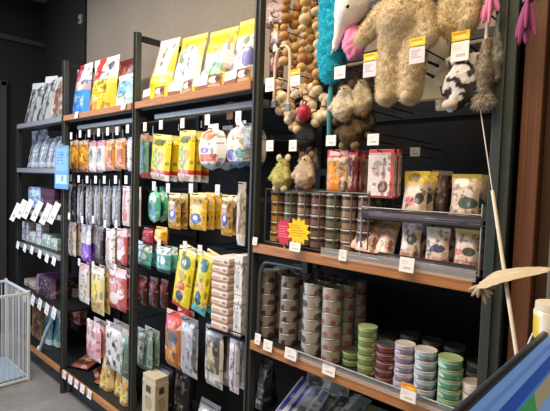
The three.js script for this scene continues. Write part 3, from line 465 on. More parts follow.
row([
  ['chew_stick', 'darkStick', 'dark chew stick packet nearest the first post', [0.003, 1.158, 0.112, 0.254], [0.088, 1.453]],
  ['chew_stick', 'greyStick', 'grey chew stick packet second from the first post', [0.131, 1.156, 0.083, 0.253], [0.209, 1.449]],
  ['chew_stick', 'greyStick', 'grey chew stick packet third from the first post', [0.256, 1.161, 0.078, 0.246], [0.329, 1.448]],
  ['chew_stick', 'greyStick', 'grey chew stick packet fourth from the first post', [0.373, 1.171, 0.074, 0.239], [0.443, 1.449]],
  ['chew_stick', 'greyStick', 'grey chew stick packet fifth from the first post', [0.490, 1.175, 0.082, 0.238], [0.554, 1.451]],
  ['chew_stick', 'greyStick', 'grey chew stick packet sixth from the first post', [0.609, 1.186, 0.083, 0.231], [0.687, 1.454]],
  ['red_packet', 'redWhite', 'red and white packet beside the second post, stick row', [0.724, 1.197, 0.078, 0.223], [0.803, 1.456]],
], 0, -0.05, { n: 1, d: 0.02, gap: 0.07 });
row([
  ['cream_packet', 'creamPack', 'slim cream packet below the dark chew stick', [0.007, 0.929, 0.112, 0.229], [0.070, 1.204]],
  ['purple_packet', 'purplePack', 'packet with a bright purple lower half', [0.217, 0.920, 0.138, 0.237], [0.265, 1.197]],
  ['dark_packet', 'darkPack', 'dark brown packet right of the purple one', [0.395, 0.933, 0.106, 0.233], [0.416, 1.209]],
  ['white_packet', 'whitePack', 'white packet between dark brown and red packets', [0.543, 0.931, 0.111, 0.231], [0.570, 1.195]],
  ['red_packet', 'redPink', 'red packet beside the second post above red pink one', [0.680, 0.970, 0.115, 0.205], [0.700, 1.207]],
], 0, -0.05, { n: 1, d: 0.025 });
row([
  ['cream_packet', 'creamPack', 'wide cream packet under the purple packet', [0.190, 0.648, 0.148, 0.254], [0.228, 0.924]],
  ['yellow_packet', 'yellowPale', 'pale yellow packet under the dark brown packet', [0.381, 0.620, 0.175, 0.292], [0.423, 0.934]],
  ['red_packet', 'redPink', 'big red pink packet low in the second bay', [0.632, 0.700, 0.201, 0.244], [0.695, 0.958]],
], 0, -0.05, { n: 1, d: 0.03 });
row([
  ['pink_bag', 'pinkBig', 'rosy pink bag hanging low in the second bay', [0.327, 0.313, 0.195, 0.242], [0.378, 0.574]],
  ['dotted_bag', 'dotWhite', 'white bag with black dots beside the pink bag', [0.588, 0.326, 0.195, 0.280], [0.634, 0.617]],
  ['pale_bag', 'paleTeal', 'pale blue green bag between dotted bag and post', [0.720, 0.323, 0.080, 0.254], null],
], 0, -0.05, { n: 1, d: 0.035 });
hang('brown_packet', 'brownFlat', 'brown packet hanging low behind the first post', 'packet', [-0.350, 0.359, 0.251, 0.146], -0.22, undefined, { d: 0.06, kind: 'box' });
hang('cream_carton', 'creamBox', 'small cream carton hung above the low brown packet', 'carton', [-0.387, 0.504, 0.145, 0.108], -0.22, undefined, { d: 0.05, kind: 'box' });
[[0.1, -0.13, 0.4], [0.27, -0.16, -0.3], [0.44, -0.12, 0.2]].forEach(([x, z, r], i) => lay('flat_packet', 'brownFlat', ['left', 'middle', 'right'][i] + ' of three brown packets lying flat on the bottom shelf', 'packet', [x, S.base + 0.002, z + 0.06], [0.15, 0.19, 0.03], { ry: r }));
stand('cream_bag', 'creamBag', 'left cream and yellow bag standing on the bottom shelf', 'bag', [0.470, 0.028, 0.143, 0.174], -0.06, S.base, { d: 0.08, h: 0.19 });
stand('cream_bag', 'creamBag', 'middle cream and yellow bag standing on the bottom shelf', 'bag', [0.609, 0.057, 0.133, 0.216], -0.08, S.base, { d: 0.08, h: 0.2 });
stand('cream_bag', 'creamBag', 'cream and yellow bag at the foot of the second post', 'bag', [0.727, 0.102, 0.102, 0.186], -0.05, S.base, { d: 0.08, h: 0.2 });
{ // white price tags along the bottom rail
  const p = [0.085, 0.158, 0.180, 0.156, 0.270, 0.157, 0.357, 0.157, 0.454, 0.157];
  ['first', 'second', 'third', 'fourth', 'fifth'].forEach((n, i) => priceTag(n + ' white tag from the first post on the bottom rail', [p[2 * i], p[2 * i + 1]], 0.015, 0.058, 0.05, { cell: i % 2 ? 'plate' : 'rail5' }));
}

// ---------------------------------------------------------------- third bay
stand('food_bag', 'bagLemon', 'white bag with lemon yellow base, leftmost above the third bay', 'bag', [0.992, 1.852, 0.189, 0.328], -0.05, S.top, { d: 0.09, lean: 0.14, tilt: -0.06 });
stand('food_bag', 'bagYellowWhite', 'yellow bag with pale oval beside the lemon based bag', 'bag', [1.206, 1.860, 0.207, 0.298], -0.05, S.top, { d: 0.1, lean: 0.14, tilt: -0.05 });
stand('food_bag', 'bagYellowGreen', 'yellow topped bag with a green roundel', 'bag', [1.432, 1.858, 0.200, 0.285], -0.05, S.top, { d: 0.1, lean: 0.14, tilt: -0.04 });
stand('food_bag', 'bagYellowPurple', 'tallest yellow bag with a violet roundel next to the third post', 'bag', [1.622, 1.862, 0.156, 0.287], -0.05, S.top, { d: 0.1, lean: 0.12, tilt: -0.03 });
[[0.998, 1.850, 'left at the foot of the lemon based bag'], [1.117, 1.853, 'right at the foot of the lemon based bag'], [1.244, 1.854, 'left at the foot of the pale oval bag'], [1.346, 1.856, 'right at the foot of the pale oval bag'], [1.449, 1.858, 'left at the foot of the green roundel bag'], [1.538, 1.860, 'right at the foot of the green roundel bag'], [1.640, 1.860, 'left at the foot of the violet roundel bag'], [1.718, 1.862, 'right at the foot of the violet roundel bag']].forEach(([x, y, n], i) => { const g = priceTag('white and brown sachet ' + n, [x, S.top + 0.031], -0.012, 0.085, 0.058, { cell: i % 2 ? 'sachetBrown' : 'sachet', turn: (i % 3 - 1) * 0.12 }); g.userData.category = 'sachet'; g.name = numbered('sample_sachet'); });
row([
  ['teal_packet', 'tealSlim', 'slim teal packet right of the second post', [0.901, 1.468, 0.080, 0.237], [0.987, 1.728], { n: 1 }],
  ['lemon_packet', 'lemonLong', 'left long lemon yellow packet under the yellow bags', [1.058, 1.461, 0.174, 0.231], [1.133, 1.729], { tilt: -0.1 }],
  ['lemon_packet', 'lemonLong', 'right long lemon yellow packet beside the round white packs', [1.277, 1.460, 0.128, 0.240], [1.311, 1.725], { tilt: -0.06 }],
], 0, -0.05, { n: 2, d: 0.03 });
hang('round_pack', 'roundOrange', 'round white pack with an orange band', 'packet', [1.448, 1.513, 0.186, 0.191], -0.05, [1.494, 1.728, 0.034, 0.045], { kind: 'round', d: 0.07, n: 1 });
hang('round_pack', 'roundBlue', 'round white pack with blue rim by the third post', 'packet', [1.632, 1.522, 0.157, 0.183], -0.05, [1.693, 1.726, 0.034, 0.045], { kind: 'round', d: 0.07, n: 1 });
hookTag('hook with brown card above the blue rimmed round pack', [1.548, 1.773], -0.1, 0.04, 0.075, { cell: 'plateBrown' });
row([
  ['green_pack', 'greenRound', 'rounded green pack right of the second post', [1.007, 1.238, 0.114, 0.170], [1.081, 1.430], { kind: 'round', n: 1 }],
  ['gold_packet', 'goldBlue', 'gold packet with small blue oval beside the green pack', [1.188, 1.224, 0.102, 0.176], [1.204, 1.424], { n: 1 }],
  ['gold_packet', 'goldBig', 'brightest gold packet with blue oval in the third bay', [1.376, 1.237, 0.128, 0.170], [1.387, 1.428], { n: 3 }],
  ['gold_packet', 'goldBlue', 'gold packet with blue oval nearest the third post', [1.581, 1.231, 0.072, 0.176], [1.574, 1.428], { n: 1 }],
], 0, -0.05, { n: 2, d: 0.03 });
hang('pale_strip', 'palePlastic', 'long pale strip packet against the third post', 'packet', [1.673, 1.200, 0.049, 0.265], -0.05, undefined, { d: 0.03 });
hang('snack_cup', 'cupRed', 'small crimson packet under the green pack', 'packet', [0.940, 1.110, 0.089, 0.095], -0.05, undefined, { d: 0.05 });
hang('snack_cup', 'cupYellow', 'small amber packet under the green pack', 'packet', [1.064, 1.135, 0.101, 0.087], -0.05, undefined, { d: 0.05 });
row([
  ['teal_pack', 'tealHouse', 'teal pack with white top beside the second post', [0.917, 0.995, 0.141, 0.128], undefined, { tilt: -0.12 }],
  ['teal_pack', 'tealHouse', 'teal pack with white top beside the yellow toys', [1.099, 0.992, 0.127, 0.132], [1.136, 1.146], {}],
  ['yellow_toy', 'yellowToy', 'long yellow toy packet with a red lower end', [1.278, 0.843, 0.138, 0.302], [1.351, 1.162], { tilt: -0.2 }],
  ['yellow_toy', 'yellowToyBlue', 'long yellow toy packet with a turquoise lower end', [1.422, 0.852, 0.103, 0.293], [1.464, 1.158], { tilt: -0.2 }],
], 0, -0.05, { n: 1, d: 0.03 });
{ // the tall stack of pink cartons and the white tubes beside it
  const names = ['lowest', 'second', 'third', 'fourth', 'fifth', 'sixth', 'seventh', 'eighth', 'topmost'], [x, y, w, h] = [1.578, 0.817, 0.106, 0.317];
  const base = thing('hanging_basket', 'black wire basket that carries the pink carton stack', 'basket', [x + 0.05, y - 0.008, -0.12]);
  mesh('basket_floor', bx(0.26, 0.006, 0.2, 0, 0, -0.02, 0.002), M.blackWire, base); for (const z of [0.08, -0.12]) mesh('rim_wire', tube([[-0.13, 0.03, z], [0.13, 0.03, z]], 0.003, 4, 5), M.blackWire, base); for (const s of [-0.12, 0.12]) mesh('support_arm', bx(0.006, 0.03, 0.34, s, 0.0, -0.12), M.blackWire, base);
  for (let i = 0; i < 9; i++) { const g = thing('pink_carton', names[i] + ' pink and brown carton ' + (i && i < 8 ? 'from the bottom ' : '') + 'in the tall stack by the third post', 'carton', [x + (rnd() - 0.5) * 0.006, y + 0.005 + i * h / 9, -0.10], 'tall stack of pink cartons'); fillPacket(g, 'pinkCarton', w, h / 9 - 0.001, 0.13, 'box'); g.rotation.y = (rnd() - 0.5) * 0.1; }
  for (let i = 0; i < 2; i++) { const g = thing('white_tube', (i ? 'upper' : 'lower') + ' white tube carton between pink stack and third post', 'carton', [x + 0.1, y + 0.005 + i * 0.17, -0.09]); fillPacket(g, 'whiteTube', 0.05, 0.168, 0.08, 'box'); }
}
['left', 'middle', 'right'].forEach((n, i) => hang('dark_red_packet', 'darkRed', n + ' of three dark red packets below the teal packs', 'packet', [[0.784, 0.743, 0.086, 0.171], [0.899, 0.757, 0.081, 0.166], [1.003, 0.768, 0.067, 0.161]][i], -0.12, undefined, { d: 0.04 }));
row([
  ['orange_bag', 'redOrange', 'red and orange bag low in the third bay', [1.201, 0.530, 0.154, 0.284], undefined, { d: 0.05, n: 1 }],
  ['grey_pack', 'greyPack', 'plain grey pack behind the photo pack', [1.333, 0.533, 0.133, 0.282], undefined, { z: 1 }],
  ['photo_pack', 'photoPack', 'grey pack with a brown photo panel', [1.518, 0.545, 0.126, 0.272], undefined, { n: 1 }],
  ['lilac_pack', 'lilacPack', 'pale lilac pack low beside the third post', [1.655, 0.564, 0.063, 0.265], undefined, { n: 1 }],
  ['teal_bag', 'paleTeal', 'pale teal bag low beside the second post', [0.938, 0.436, 0.151, 0.221], undefined, { n: 1 }],
], 0, -0.05, { n: 0, d: 0.03 });
stand('gable_carton', 'gable', 'cream gable topped carton at the bottom by the second post', 'carton', [1.055, 0.245, 0.123, 0.208], -0.02, S.base, { kind: 'box', d: 0.08 });
stand('black_pack', 'blackPack', 'left black pack behind the cream gable carton', 'packet', [0.938, 0.171, 0.149, 0.247], -0.16, S.base, { d: 0.08 });
stand('black_pack', 'blackPack', 'right black pack under the red and orange bag', 'packet', [1.128, 0.251, 0.134, 0.212], -0.14, S.base, { d: 0.08 });
stand('grey_logo_pack', 'greyLogo', 'pale grey pack with a white disc at the bottom', 'packet', [1.376, 0.355, 0.154, 0.143], -0.06, S.base, { d: 0.08, h: 0.2, lean: 0.35 });
stand('black_pack', 'blackPack', 'dark pack at the bottom under the photo pack', 'packet', [1.520, 0.404, 0.140, 0.119], -0.08, S.base, { d: 0.09, h: 0.17, lean: 0.2 });
// ---------------------------------------------------------------- right bay: tins, pouches and cans on the shelves
{ // wire rack holding columns of small tins
  const [x, y, w, h] = [1.983, 1.225, 0.359, 0.171], W = 0.46, t = thing('wire_rack', 'grey wire rack holding columns of small tins behind the starburst cards', 'rack', [1.835, S.u + 0.002, -0.04]);
  const H = 0.208, v = [];
  for (const yy of [0.004, H]) for (const z of [0, -0.26]) mesh('rail', tube([[0, yy, z], [W, yy, z]], 0.003, 6, 5), M.rackWire, t);
  for (let i = 0; i <= 7; i++) for (const z of [0, -0.26]) mesh('upright', tube([[W * i / 7, 0, z], [W * i / 7, H, z]], 0.0025, 4, 5), M.rackWire, t);
  for (const xx of [0, W]) for (const yy of [0.004, H]) mesh('side_rail', tube([[xx, yy, 0], [xx, yy, -0.26]], 0.003, 4, 5), M.rackWire, t);
  const kinds = ['rackTinAmber', 'rackTinGreen', 'rackTin', 'rackTinRed', 'rackTinGreen', 'rackTin', 'rackTinRed'], nth = ['first', 'second', 'third', 'fourth', 'fifth', 'sixth', 'seventh'];
  for (let i = 0; i < 7; i++) canStack('rack_tin', kinds[i], 'the ' + nth[i] + ' column from the left in the wire rack', [1.835 + W * (i + 0.5) / 7, -0.078], S.u + 0.008, 5, 0.0275, 0.0385, lidPale, 'small tins in the wire rack');
  for (let i = 0; i < 7; i++) canStack('rack_tin', kinds[(i + 2) % 7], 'the ' + nth[i] + ' column, back row of the wire rack', [1.835 + W * (i + 0.5) / 7, -0.145], S.u + 0.008, 5, 0.0275, 0.0385, lidPale, 'small tins in the back row of the wire rack');
}
function burst(label, cell, [x, y, w, h], z) {
  const s = new THREE.Shape(), n = 12; for (let i = 0; i < n * 2; i++) { const a = Math.PI * i / n, r = i % 2 ? 0.72 : 1; s[i ? 'lineTo' : 'moveTo'](Math.cos(a) * r * w / 2, Math.sin(a) * r * h / 2); }
  const g = new THREE.ExtrudeGeometry(s, { depth: 0.003, bevelEnabled: false }), uv = g.attributes.uv; for (let i = 0; i < uv.count; i++) uv.setXY(i, 0.5 + uv.getX(i) / w, 0.5 + uv.getY(i) / h);
  const t = thing('starburst_card', label, 'sign', [x, y + h / 2, z]); mesh('burst', cellUV(g, cell), paper, t); mesh('clip_stem', bx(0.008, h * 0.6 + (y - S.u), 0.003, 0, -h * 0.3 - (y - S.u) / 2, -0.003), M.wire, t);
}
burst('red starburst card in front of the wire rack of tins', 'burstRed', [1.974, 1.236, 0.082, 0.108], 0.0);
burst('yellow starburst card in front of the wire rack of tins', 'burstYellow', [2.049, 1.250, 0.109, 0.101], 0.01);
priceTag('white price tag below the yellow starburst card', [2.048, 1.247], 0.026, 0.05, 0.032);
priceTag('small white price tag at the left end of the tin shelf', [1.835, 1.242], 0.012, 0.025, 0.03);
priceTag('small white price tag right of the tin rack', [2.238, 1.242], 0.012, 0.03, 0.035);
priceTag('large white price tag under the lower row of pouches', [2.463, 1.246], 0.022, 0.045, 0.042);
mesh('shelf_guard', bx(0.5, 0.03, 0.003, 2.4, S.u + 0.012, 0.012), M.rail); tag(scene.children.at(-1), 'clear plastic guard strip along the front of the tin shelf', 'guard');
// pink pouches lying against one another
stand('meat_pouch', 'pinkMeat', 'left pink and cream pouch leaning beside the tin rack', 'pouch', [2.214, 1.228, 0.079, 0.097], -0.05, S.u, { d: 0.06, lean: 0.5, turn: 0.3, h: 0.1 });
stand('meat_pouch', 'pinkMeat', 'middle pink and cream pouch leaning beside the tin rack', 'pouch', [2.277, 1.227, 0.078, 0.110], -0.03, S.u, { d: 0.06, lean: 0.45, turn: 0.2, h: 0.115 });
stand('meat_pouch', 'pinkMeat', 'right pink and cream pouch next to the lower row of pouches', 'pouch', [2.337, 1.223, 0.063, 0.113], -0.04, S.u, { d: 0.06, lean: 0.4, turn: 0.1, h: 0.11 });
stand('meat_pouch', 'pinkMeat', 'pink and cream pouch at the back behind the leaning pouches', 'pouch', [2.230, 1.223, 0.111, 0.111], -0.16, S.u, { d: 0.07, lean: 0.2, h: 0.13 });
{ // two tier rack of pouches
  const t = thing('pouch_rack', 'two tier wire rack holding pouches at the right end of the shelf', 'rack', [2.27, S.u + 0.002, -0.04]);
  const W = 0.37, y2 = 0.135;
  for (const yy of [0.004, y2, y2 + 0.03]) { for (const z of [0, -0.2]) mesh('rail', tube([[0, yy, z], [W, yy, z]], 0.003, 6, 5), M.wire, t); }
  for (const xx of [0, W]) for (const z of [0, -0.2]) mesh('upright', tube([[xx, 0, z], [xx, y2 + 0.06, z]], 0.0035, 4, 5), M.wire, t);
  mesh('tier', cellUV(bx(W, 0.004, 0.2, W / 2, y2 - 0.004, -0.1), 'tray'), paper, t);
  mesh('front_strip', cellUV(bx(W, 0.028, 0.003, W / 2, y2 + 0.012, 0.004), 'tray'), paper, t);
  mesh('front_strip', cellUV(bx(W * 0.8, 0.026, 0.003, W * 0.58, 0.016, 0.004), 'tray'), paper, t);
  const T = S.u + 0.002 + y2;
  const P = [['pouchYellow', 'yellow topped pouch on the upper tier of the pouch rack', [2.429, 1.402, 0.083, 0.110], T, 0.12], ['pouchGreen', 'beige and green pouch on the upper tier of the pouch rack', [2.578, 1.398, 0.084, 0.107], T, 0.1],
    ['pouchGrey', 'grey topped pouch, left on the lower tier of the rack', [2.423, 1.242, 0.068, 0.117], S.u, 0.1], ['pouchBlue', 'beige pouch with blue patch, middle of the lower tier', [2.507, 1.242, 0.074, 0.107], S.u, 0.08], ['pouchRed', 'beige pouch with red patch, right end of the lower tier', [2.592, 1.250, 0.073, 0.102], S.u, 0.08]];
  P.forEach(([c, label, b, sy, lean]) => { const o = stand('food_pouch', c, label, 'pouch', b, -0.05, sy + 0.006, { d: 0.045, lean }); for (let i = 1; i < 3; i++) copy(o, [o.position.x + 0.002 * i, o.position.y, o.position.z - 0.055 * i], ['', 'first', 'second'][i] + ' spare behind the ' + label, 'spares behind the ' + label); });
}
stand('dark_pouch', 'darkPack', 'dark brown pouch on the upper tier between yellow and green ones', 'pouch', [2.475, 1.401, 0.062, 0.115], -0.12, S.u + 0.143, { d: 0.06, lean: 0.1, turn: 0.4 });
// lower shelf: columns of grey cartons of tins, then cans
const tray = (desc, cell, x, n, r, h, z) => canStack('grey_tin', cell, desc, [x, z], S.l + 0.002, n, r, h, lidSilver, 'columns of grey tins');
[['the leftmost grey column', 'grayTin', [1.822, 0.995][0], 6, 0.0435], ['the second grey column', 'grayTin', [1.939, 1.019][0], 6, 0.0435], ['the third grey column', 'grayTinPlain', [2.063, 1.011][0], 6, 0.043], ['the grey column with red marks', 'grayTinRed', [2.151, 1.030][0], 6, 0.043]].forEach(([d, c, x, n, h], i) => {
  tray(d, c, x, n, 0.0345, h, i < 2 ? -0.08 : -0.065);
  for (let k = 1; k < 3; k++) canStack('grey_tin', c, d + (k === 1 ? ', row behind' : ', rear row'), [x, (i < 2 ? -0.08 : -0.065) - 0.078 * k], S.l + 0.002, n, 0.0345, h, lidSilver, 'rear columns of grey tins');
});
canStack('green_can', 'tinGreen', 'the short dark green pile', [[2.220, 0.851][0], -0.09], S.l + 0.002, 2, 0.031, 0.026, lidDark, 'short green cans');
canStack('green_can', 'tinGreen', 'the tall leaf green pile', [[2.292, 0.928][0], -0.07], S.l + 0.002, 5, 0.031, 0.0305, lidGreen, 'leaf green cans');
canStack('maroon_can', 'tinMaroon', 'the maroon pile', [[2.370, 0.924][0], -0.05], S.l + 0.002, 5, 0.029, 0.0245, lidDark, 'maroon cans');
canStack('purple_can', 'tinPurple', 'the lilac pile', [[2.432, 0.939][0], -0.055], S.l + 0.002, 5, 0.03, 0.0275, lidPale, 'lilac cans');
canStack('blue_can', 'tinBlue', 'the pale blue pile', [[2.499, 0.930][0], -0.055], S.l + 0.002, 5, 0.0315, 0.0275, lidPale, 'pale blue cans');
canStack('mint_can', 'tinMint', 'the mint green pile', [[2.574, 0.942][0], -0.05], S.l + 0.002, 5, 0.0325, 0.0275, lidGreen, 'mint cans');
canStack('pink_can', 'tinPink', 'the pale pink pile at the screen edge', [[2.637, 0.931][0], -0.06], S.l + 0.002, 3, 0.03, 0.028, lidPale, 'pale pink cans');
[[2.255, 4], [2.325, 4], [2.40, 5], [2.475, 5], [2.545, 5], [2.615, 4]].forEach(([x, n], i) => canStack('dark_can', 'tinDark', ['the first', 'the second', 'the third', 'the fourth', 'the fifth', 'the sixth'][i] + ' dark back row pile from the left', [x, -0.15], S.l + 0.002, n, 0.031, 0.0275, lidDark, 'dark cans in the back row'));
{ // clear guard strip and price tags on the lower shelf
  mesh('shelf_guard', bx(0.62, 0.028, 0.003, 2.34, S.l + 0.014, 0.012), M.rail); tag(scene.children.at(-1), 'clear plastic guard strip in front of the green and maroon cans', 'guard');
  const e = thing('guard_clip', 'thin grey wire rail running before the coloured cans', 'rail', [2.06, S.l + 0.03, 0.016]); mesh('wire', tube([[0, 0, 0], [0.3, 0, 0], [0.6, 0, 0]], 0.003, 6, 6), M.greyMetal, e); for (const x of [0.01, 0.59]) mesh('leg', bx(0.006, 0.03, 0.006, x, -0.015, 0), M.greyMetal, e);
}
[[1.868, 0.872, 0.03, 0.04, 'small white price tag beside the third post under grey tins'], [1.922, 0.861, 0.045, 0.04, 'white price tag under the leftmost grey column'], [2.035, 0.862, 0.055, 0.04, 'white price tag under the second and third grey columns'], [2.202, 0.860, 0.052, 0.042, 'white price tag left of the short green pile']].forEach(([x, y, w, h, n]) => priceTag(n, [x, y], 0.014, w, h));
priceTag('white price tag with orange and yellow header under the lilac cans', [2.490, 0.878], 0.03, 0.047, 0.034, { top: 'plateOrange' });
{ // grey tube frame above the tins
  const a = [1.824, 1.007], b = [1.824, 1.141], c = [1.866, 1.175], t = thing('tube_frame', 'bent grey metal tube around the left grey tins', 'frame', [0, 0, 0]);
  mesh('tube', tube([[1.825, S.l + 0.006, -0.03], [1.825, 1.08, -0.03], [1.835, 1.135, -0.03], [1.86, 1.16, -0.03], [1.95, 1.163, -0.03], [2.06, 1.163, -0.03]], 0.008, 40, 8), std(0x6d747c, 0.35, { metalness: 0.5 }), t);
  mesh('mounting_bracket', bx(0.03, 0.05, 0.03, 2.06, 1.175, -0.03, 0.004), M.steel, t); mesh('foot_cap', bx(0.026, 0.01, 0.026, 1.825, S.l + 0.006, -0.03, 0.003), M.steel, t);
}
// boxes on the shelf below
lay('printed_box', 'blueWhiteBox', 'white box with violet blue stripes on the lowest visible shelf', 'box', [1.98, 0.52, -0.06], [0.16, 0.22, 0.05], { kind: 'box', rx: -1.15, ry: 0.1 });
lay('printed_box', 'greyGreenBox', 'grey green printed box beside the striped white box', 'box', [2.13, 0.52, -0.08], [0.13, 0.22, 0.05], { kind: 'box', rx: -1.1, ry: -0.1 });
lay('printed_box', 'greyGreenBox', 'grey green printed box at the back under the tin shelf', 'box', [2.02, 0.52, -0.24], [0.2, 0.14, 0.08], { kind: 'box', rx: -0.3, ry: 0.1 });
lay('printed_box', 'oliveBox', 'olive box under the short green pile of cans', 'box', [2.27, 0.52, -0.08], [0.12, 0.2, 0.05], { kind: 'box', rx: -1.1, ry: 0.1 });
stand('black_pack', 'blackPack', 'black pack in the corner below the left grey tins', 'packet', [1.767, 0.513, 0.070, 0.122], -0.1, 0.52, { d: 0.1, h: 0.2 });

// ---------------------------------------------------------------- right bay: things on hooks
row([
  ['mauve_card', 'mauveCard', 'mauve card packet left of the bead strings', [1.784, 2.096, 0.116, 0.095], undefined, { kind: 'box', d: 0.02 }],
  ['crimson_packet', 'crimsonBag', 'dark crimson packet below the mauve card', [1.783, 1.998, 0.094, 0.095], undefined, {}],
  ['crimson_packet', 'crimsonBag', 'dark crimson packet behind the cream cord loop', [1.780, 1.887, 0.078, 0.104], undefined, {}],
  ['yellow_slip', 'yellowSlip', 'thin yellow and white slip beside the third post', [1.782, 1.992, 0.025, 0.140], undefined, { kind: 'box', d: 0.012 }],
], 0, -0.12, { d: 0.03 });
{ // cream cord loop
  const [x, y, w, h] = [1.901, 1.775, 0.076, 0.199], t = thing('cord_loop', 'cream cord loop lead hanging beside the bead strings', 'lead', [x, y, -0.04]);
  mesh('cord', tube([[-w / 2, 0, 0], [-w / 2, h * 0.7, 0], [-w * 0.3, h * 0.95, 0], [w * 0.1, h, 0], [w * 0.42, h * 0.9, 0], [w / 2, h * 0.6, 0], [w / 2, -0.02, 0.004]], 0.006, 50, 7), std(0xdcc6a4, 0.8), t);
  mesh('clasp', bx(0.024, 0.03, 0.012, w / 2, -0.03, 0.004, 0.004), M.wire, t); mesh('clasp', bx(0.024, 0.03, 0.012, -w / 2, -0.01, 0, 0.004), M.wire, t);
  hook('wire hook for the cream cord loop', x, y + h - 0.01, 0.0);
}
{ // strings of wooden beads
  const beadMats = [std(0xc09050, 0.6), std(0xd8b884, 0.6), std(0xa87840, 0.6), std(0xc8a468, 0.6)], gb = new THREE.SphereGeometry(1, 14, 10);
  const strings = [[288, 0, 92, 0.021, -0.04], [298, -8, 90, 0.019, -0.08], [305, 0, 66, 0.02, -0.03], [312, -6, 90, 0.018, -0.07], [319, 10, 84, 0.016, -0.04]];
  const tops = [[1.902, 2.165], [1.917, 2.174], [1.998, 2.138], [1.997, 2.151], [2.055, 2.092]], lows = [[1.908, 1.924], [1.930, 1.877], [2.001, 1.879], [2.007, 1.843], [2.063, 1.816]];
  const where = ['leftmost', 'second', 'middle', 'fourth', 'rightmost'];
  tops.forEach(([x, y], i) => {
    const z = [-0.05, -0.09, -0.04, -0.08, -0.05][i], L = y - lows[i][1], t = thing('bead_string', where[i] + ' string of brown wooden beads ' + (i === 4 ? 'beside the teal tail toy' : i ? 'from the left by the teal toy' : 'beside the cream cord loop'), 'toy', [x, y, z]);
    mesh('cord', new THREE.CylinderGeometry(0.0025, 0.0025, L, 5).translate(0, -L / 2, 0), std(0xcdb58a, 0.9), t);
    let d = 0.01, k = 0; while (d < L) { const r = 0.012 + rnd() * 0.011; const b = mesh('bead', gb, beadMats[(k + i + (rnd() * 2 | 0)) % 4], t); b.position.set((rnd() - 0.5) * 0.016, -d - r * 0.8, (rnd() - 0.5) * 0.012); b.scale.set(r, r * (0.75 + rnd() * 0.3), r); d += r * 1.75; k++; }
    hook('wire hook for the ' + where[i] + ' bead string', x, y - 0.002, z + 0.02);
  });
}
hookTag('hook with white price tag left, beneath the crimson packets', [1.883, 1.826], 0.0, 0.045, 0.05);
hookTag('hook with white price tag with yellow header under the bead strings', [2.005, 1.825], 0.0, 0.046, 0.036, { top: 'plateYellow' });
hookTag('hook with white price tag beside the teal tail toy, under the unicorn', [2.209, 1.820], 0.02, 0.042, 0.04);
hookTag('hook with lilac price tag with yellow header left of the bear leg', [2.330, 1.808], 0.04, 0.045, 0.045, { top: 'plateYellow', cell: 'plateLilac' });
hookTag('hook with white price tag with yellow header right of the bear leg', [2.511, 1.803], 0.11, 0.042, 0.042, { top: 'plateYellow', cell: 'plateLilac' });
hookTag('hook with white price tag with yellow header above the cow print toy', [2.588, 1.818], 0.03, 0.046, 0.05, { top: 'plateYellow' });
hookTag('hook with white price tag above the bag of orange snacks', [2.170, 1.610], 0.0, 0.04, 0.035);
hookTag('hook with white price tag above the white and red card', [2.327, 1.607], 0.0, 0.04, 0.035);
hookTag('hook with white price tag at the left above the lime green toy', [1.893, 1.602], 0.0, 0.036, 0.04);
hookTag('hook with white price tag above the brown and cream mouse toys', [1.988, 1.601], -0.02, 0.036, 0.04);
{ // teal tail toy
  const a = [2.141, 2.104], b = [2.141, 1.849], c = [2.135, 1.624], L = a[1] - b[1], t = thing('tail_toy', 'fluffy teal tail toy with a narrow ribbon below', 'toy', [a[0], a[1], -0.03]);
  const caps = []; for (let i = 0; i < 7; i++) { const y = -L * i / 6.5; caps.push([0.006 * Math.sin(i * 2), y, 0, 0.03 + 0.006 * (i % 2), -0.004 - 0.006 * Math.sin(i * 2), y - L / 8, 0.01, 0.031]); }
  pile(mesh('tail', blob(caps, 52, 0.006, 55), plushMat(0x2cc2dc), t), 6000, 0.011, 0.001);
  mesh('ribbon', tube([[b[0] - a[0], -L, 0], [(b[0] + c[0]) / 2 - a[0], (b[1] + c[1]) / 2 - a[1], 0.01], [c[0] - a[0], c[1] - a[1], 0]], 0.008, 16, 6), std(0x3f9498, 0.8), t);
  hook('wire hook for the teal tail toy', a[0], a[1] - 0.005, 0);
}
{ // white unicorn plush
  const e = [2.246, 2.013], q = [2.172, 1.890], p = [2.224, 2.079], t = thing('unicorn_plush', 'white unicorn plush with pink mane and black eye beside the bear', 'plush toy', [p[0], p[1], 0.0]);
  const o = (v) => [v[0] - p[0], v[1] - p[1]];
  const [qx, qy] = o(q), [ex, ey] = o(e);
  mesh('head', blob([[0, 0.02, 0, 0.045, 0.012, -0.05, 0.01, 0.045], [0.012, -0.05, 0.01, 0.045, 0.0, -0.08, 0.015, 0.03], [-0.005, -0.07, 0.02, 0.026, qx + 0.008, qy + 0.012, 0.02, 0.01]], 40, 0.002, 60), plushMat(0xefeae8), t);
  mesh('horn', (() => { const g = new THREE.ConeGeometry(0.02, 0.13, 10); g.rotateZ(Math.PI - 0.5); g.translate(qx + 0.025, qy + 0.05, 0.02); return g; })(), plushMat(0xf1ece8), t);
  mesh('eye', ball(0.011, ex, ey, 0.052, 1, 1.2, 0.6), std(0x111111, 0.2), t);
  const mane = [2.233, 1.905], [mx, my] = o(mane);
  mesh('mane', blob([[0.0, -0.08, 0.0, 0.02, mx, my, 0.004, 0.02], [mx, my, 0.004, 0.02, mx + 0.008, my - 0.035, 0.012, 0.012], [mx + 0.03, my + 0.01, 0.0, 0.018, mx + 0.034, my - 0.02, 0.005, 0.01]], 40, 0.005, 60), plushMat(0xe48cb8), t);
  hook('wire hook for the unicorn plush', p[0], p[1] + 0.06, 0);
}
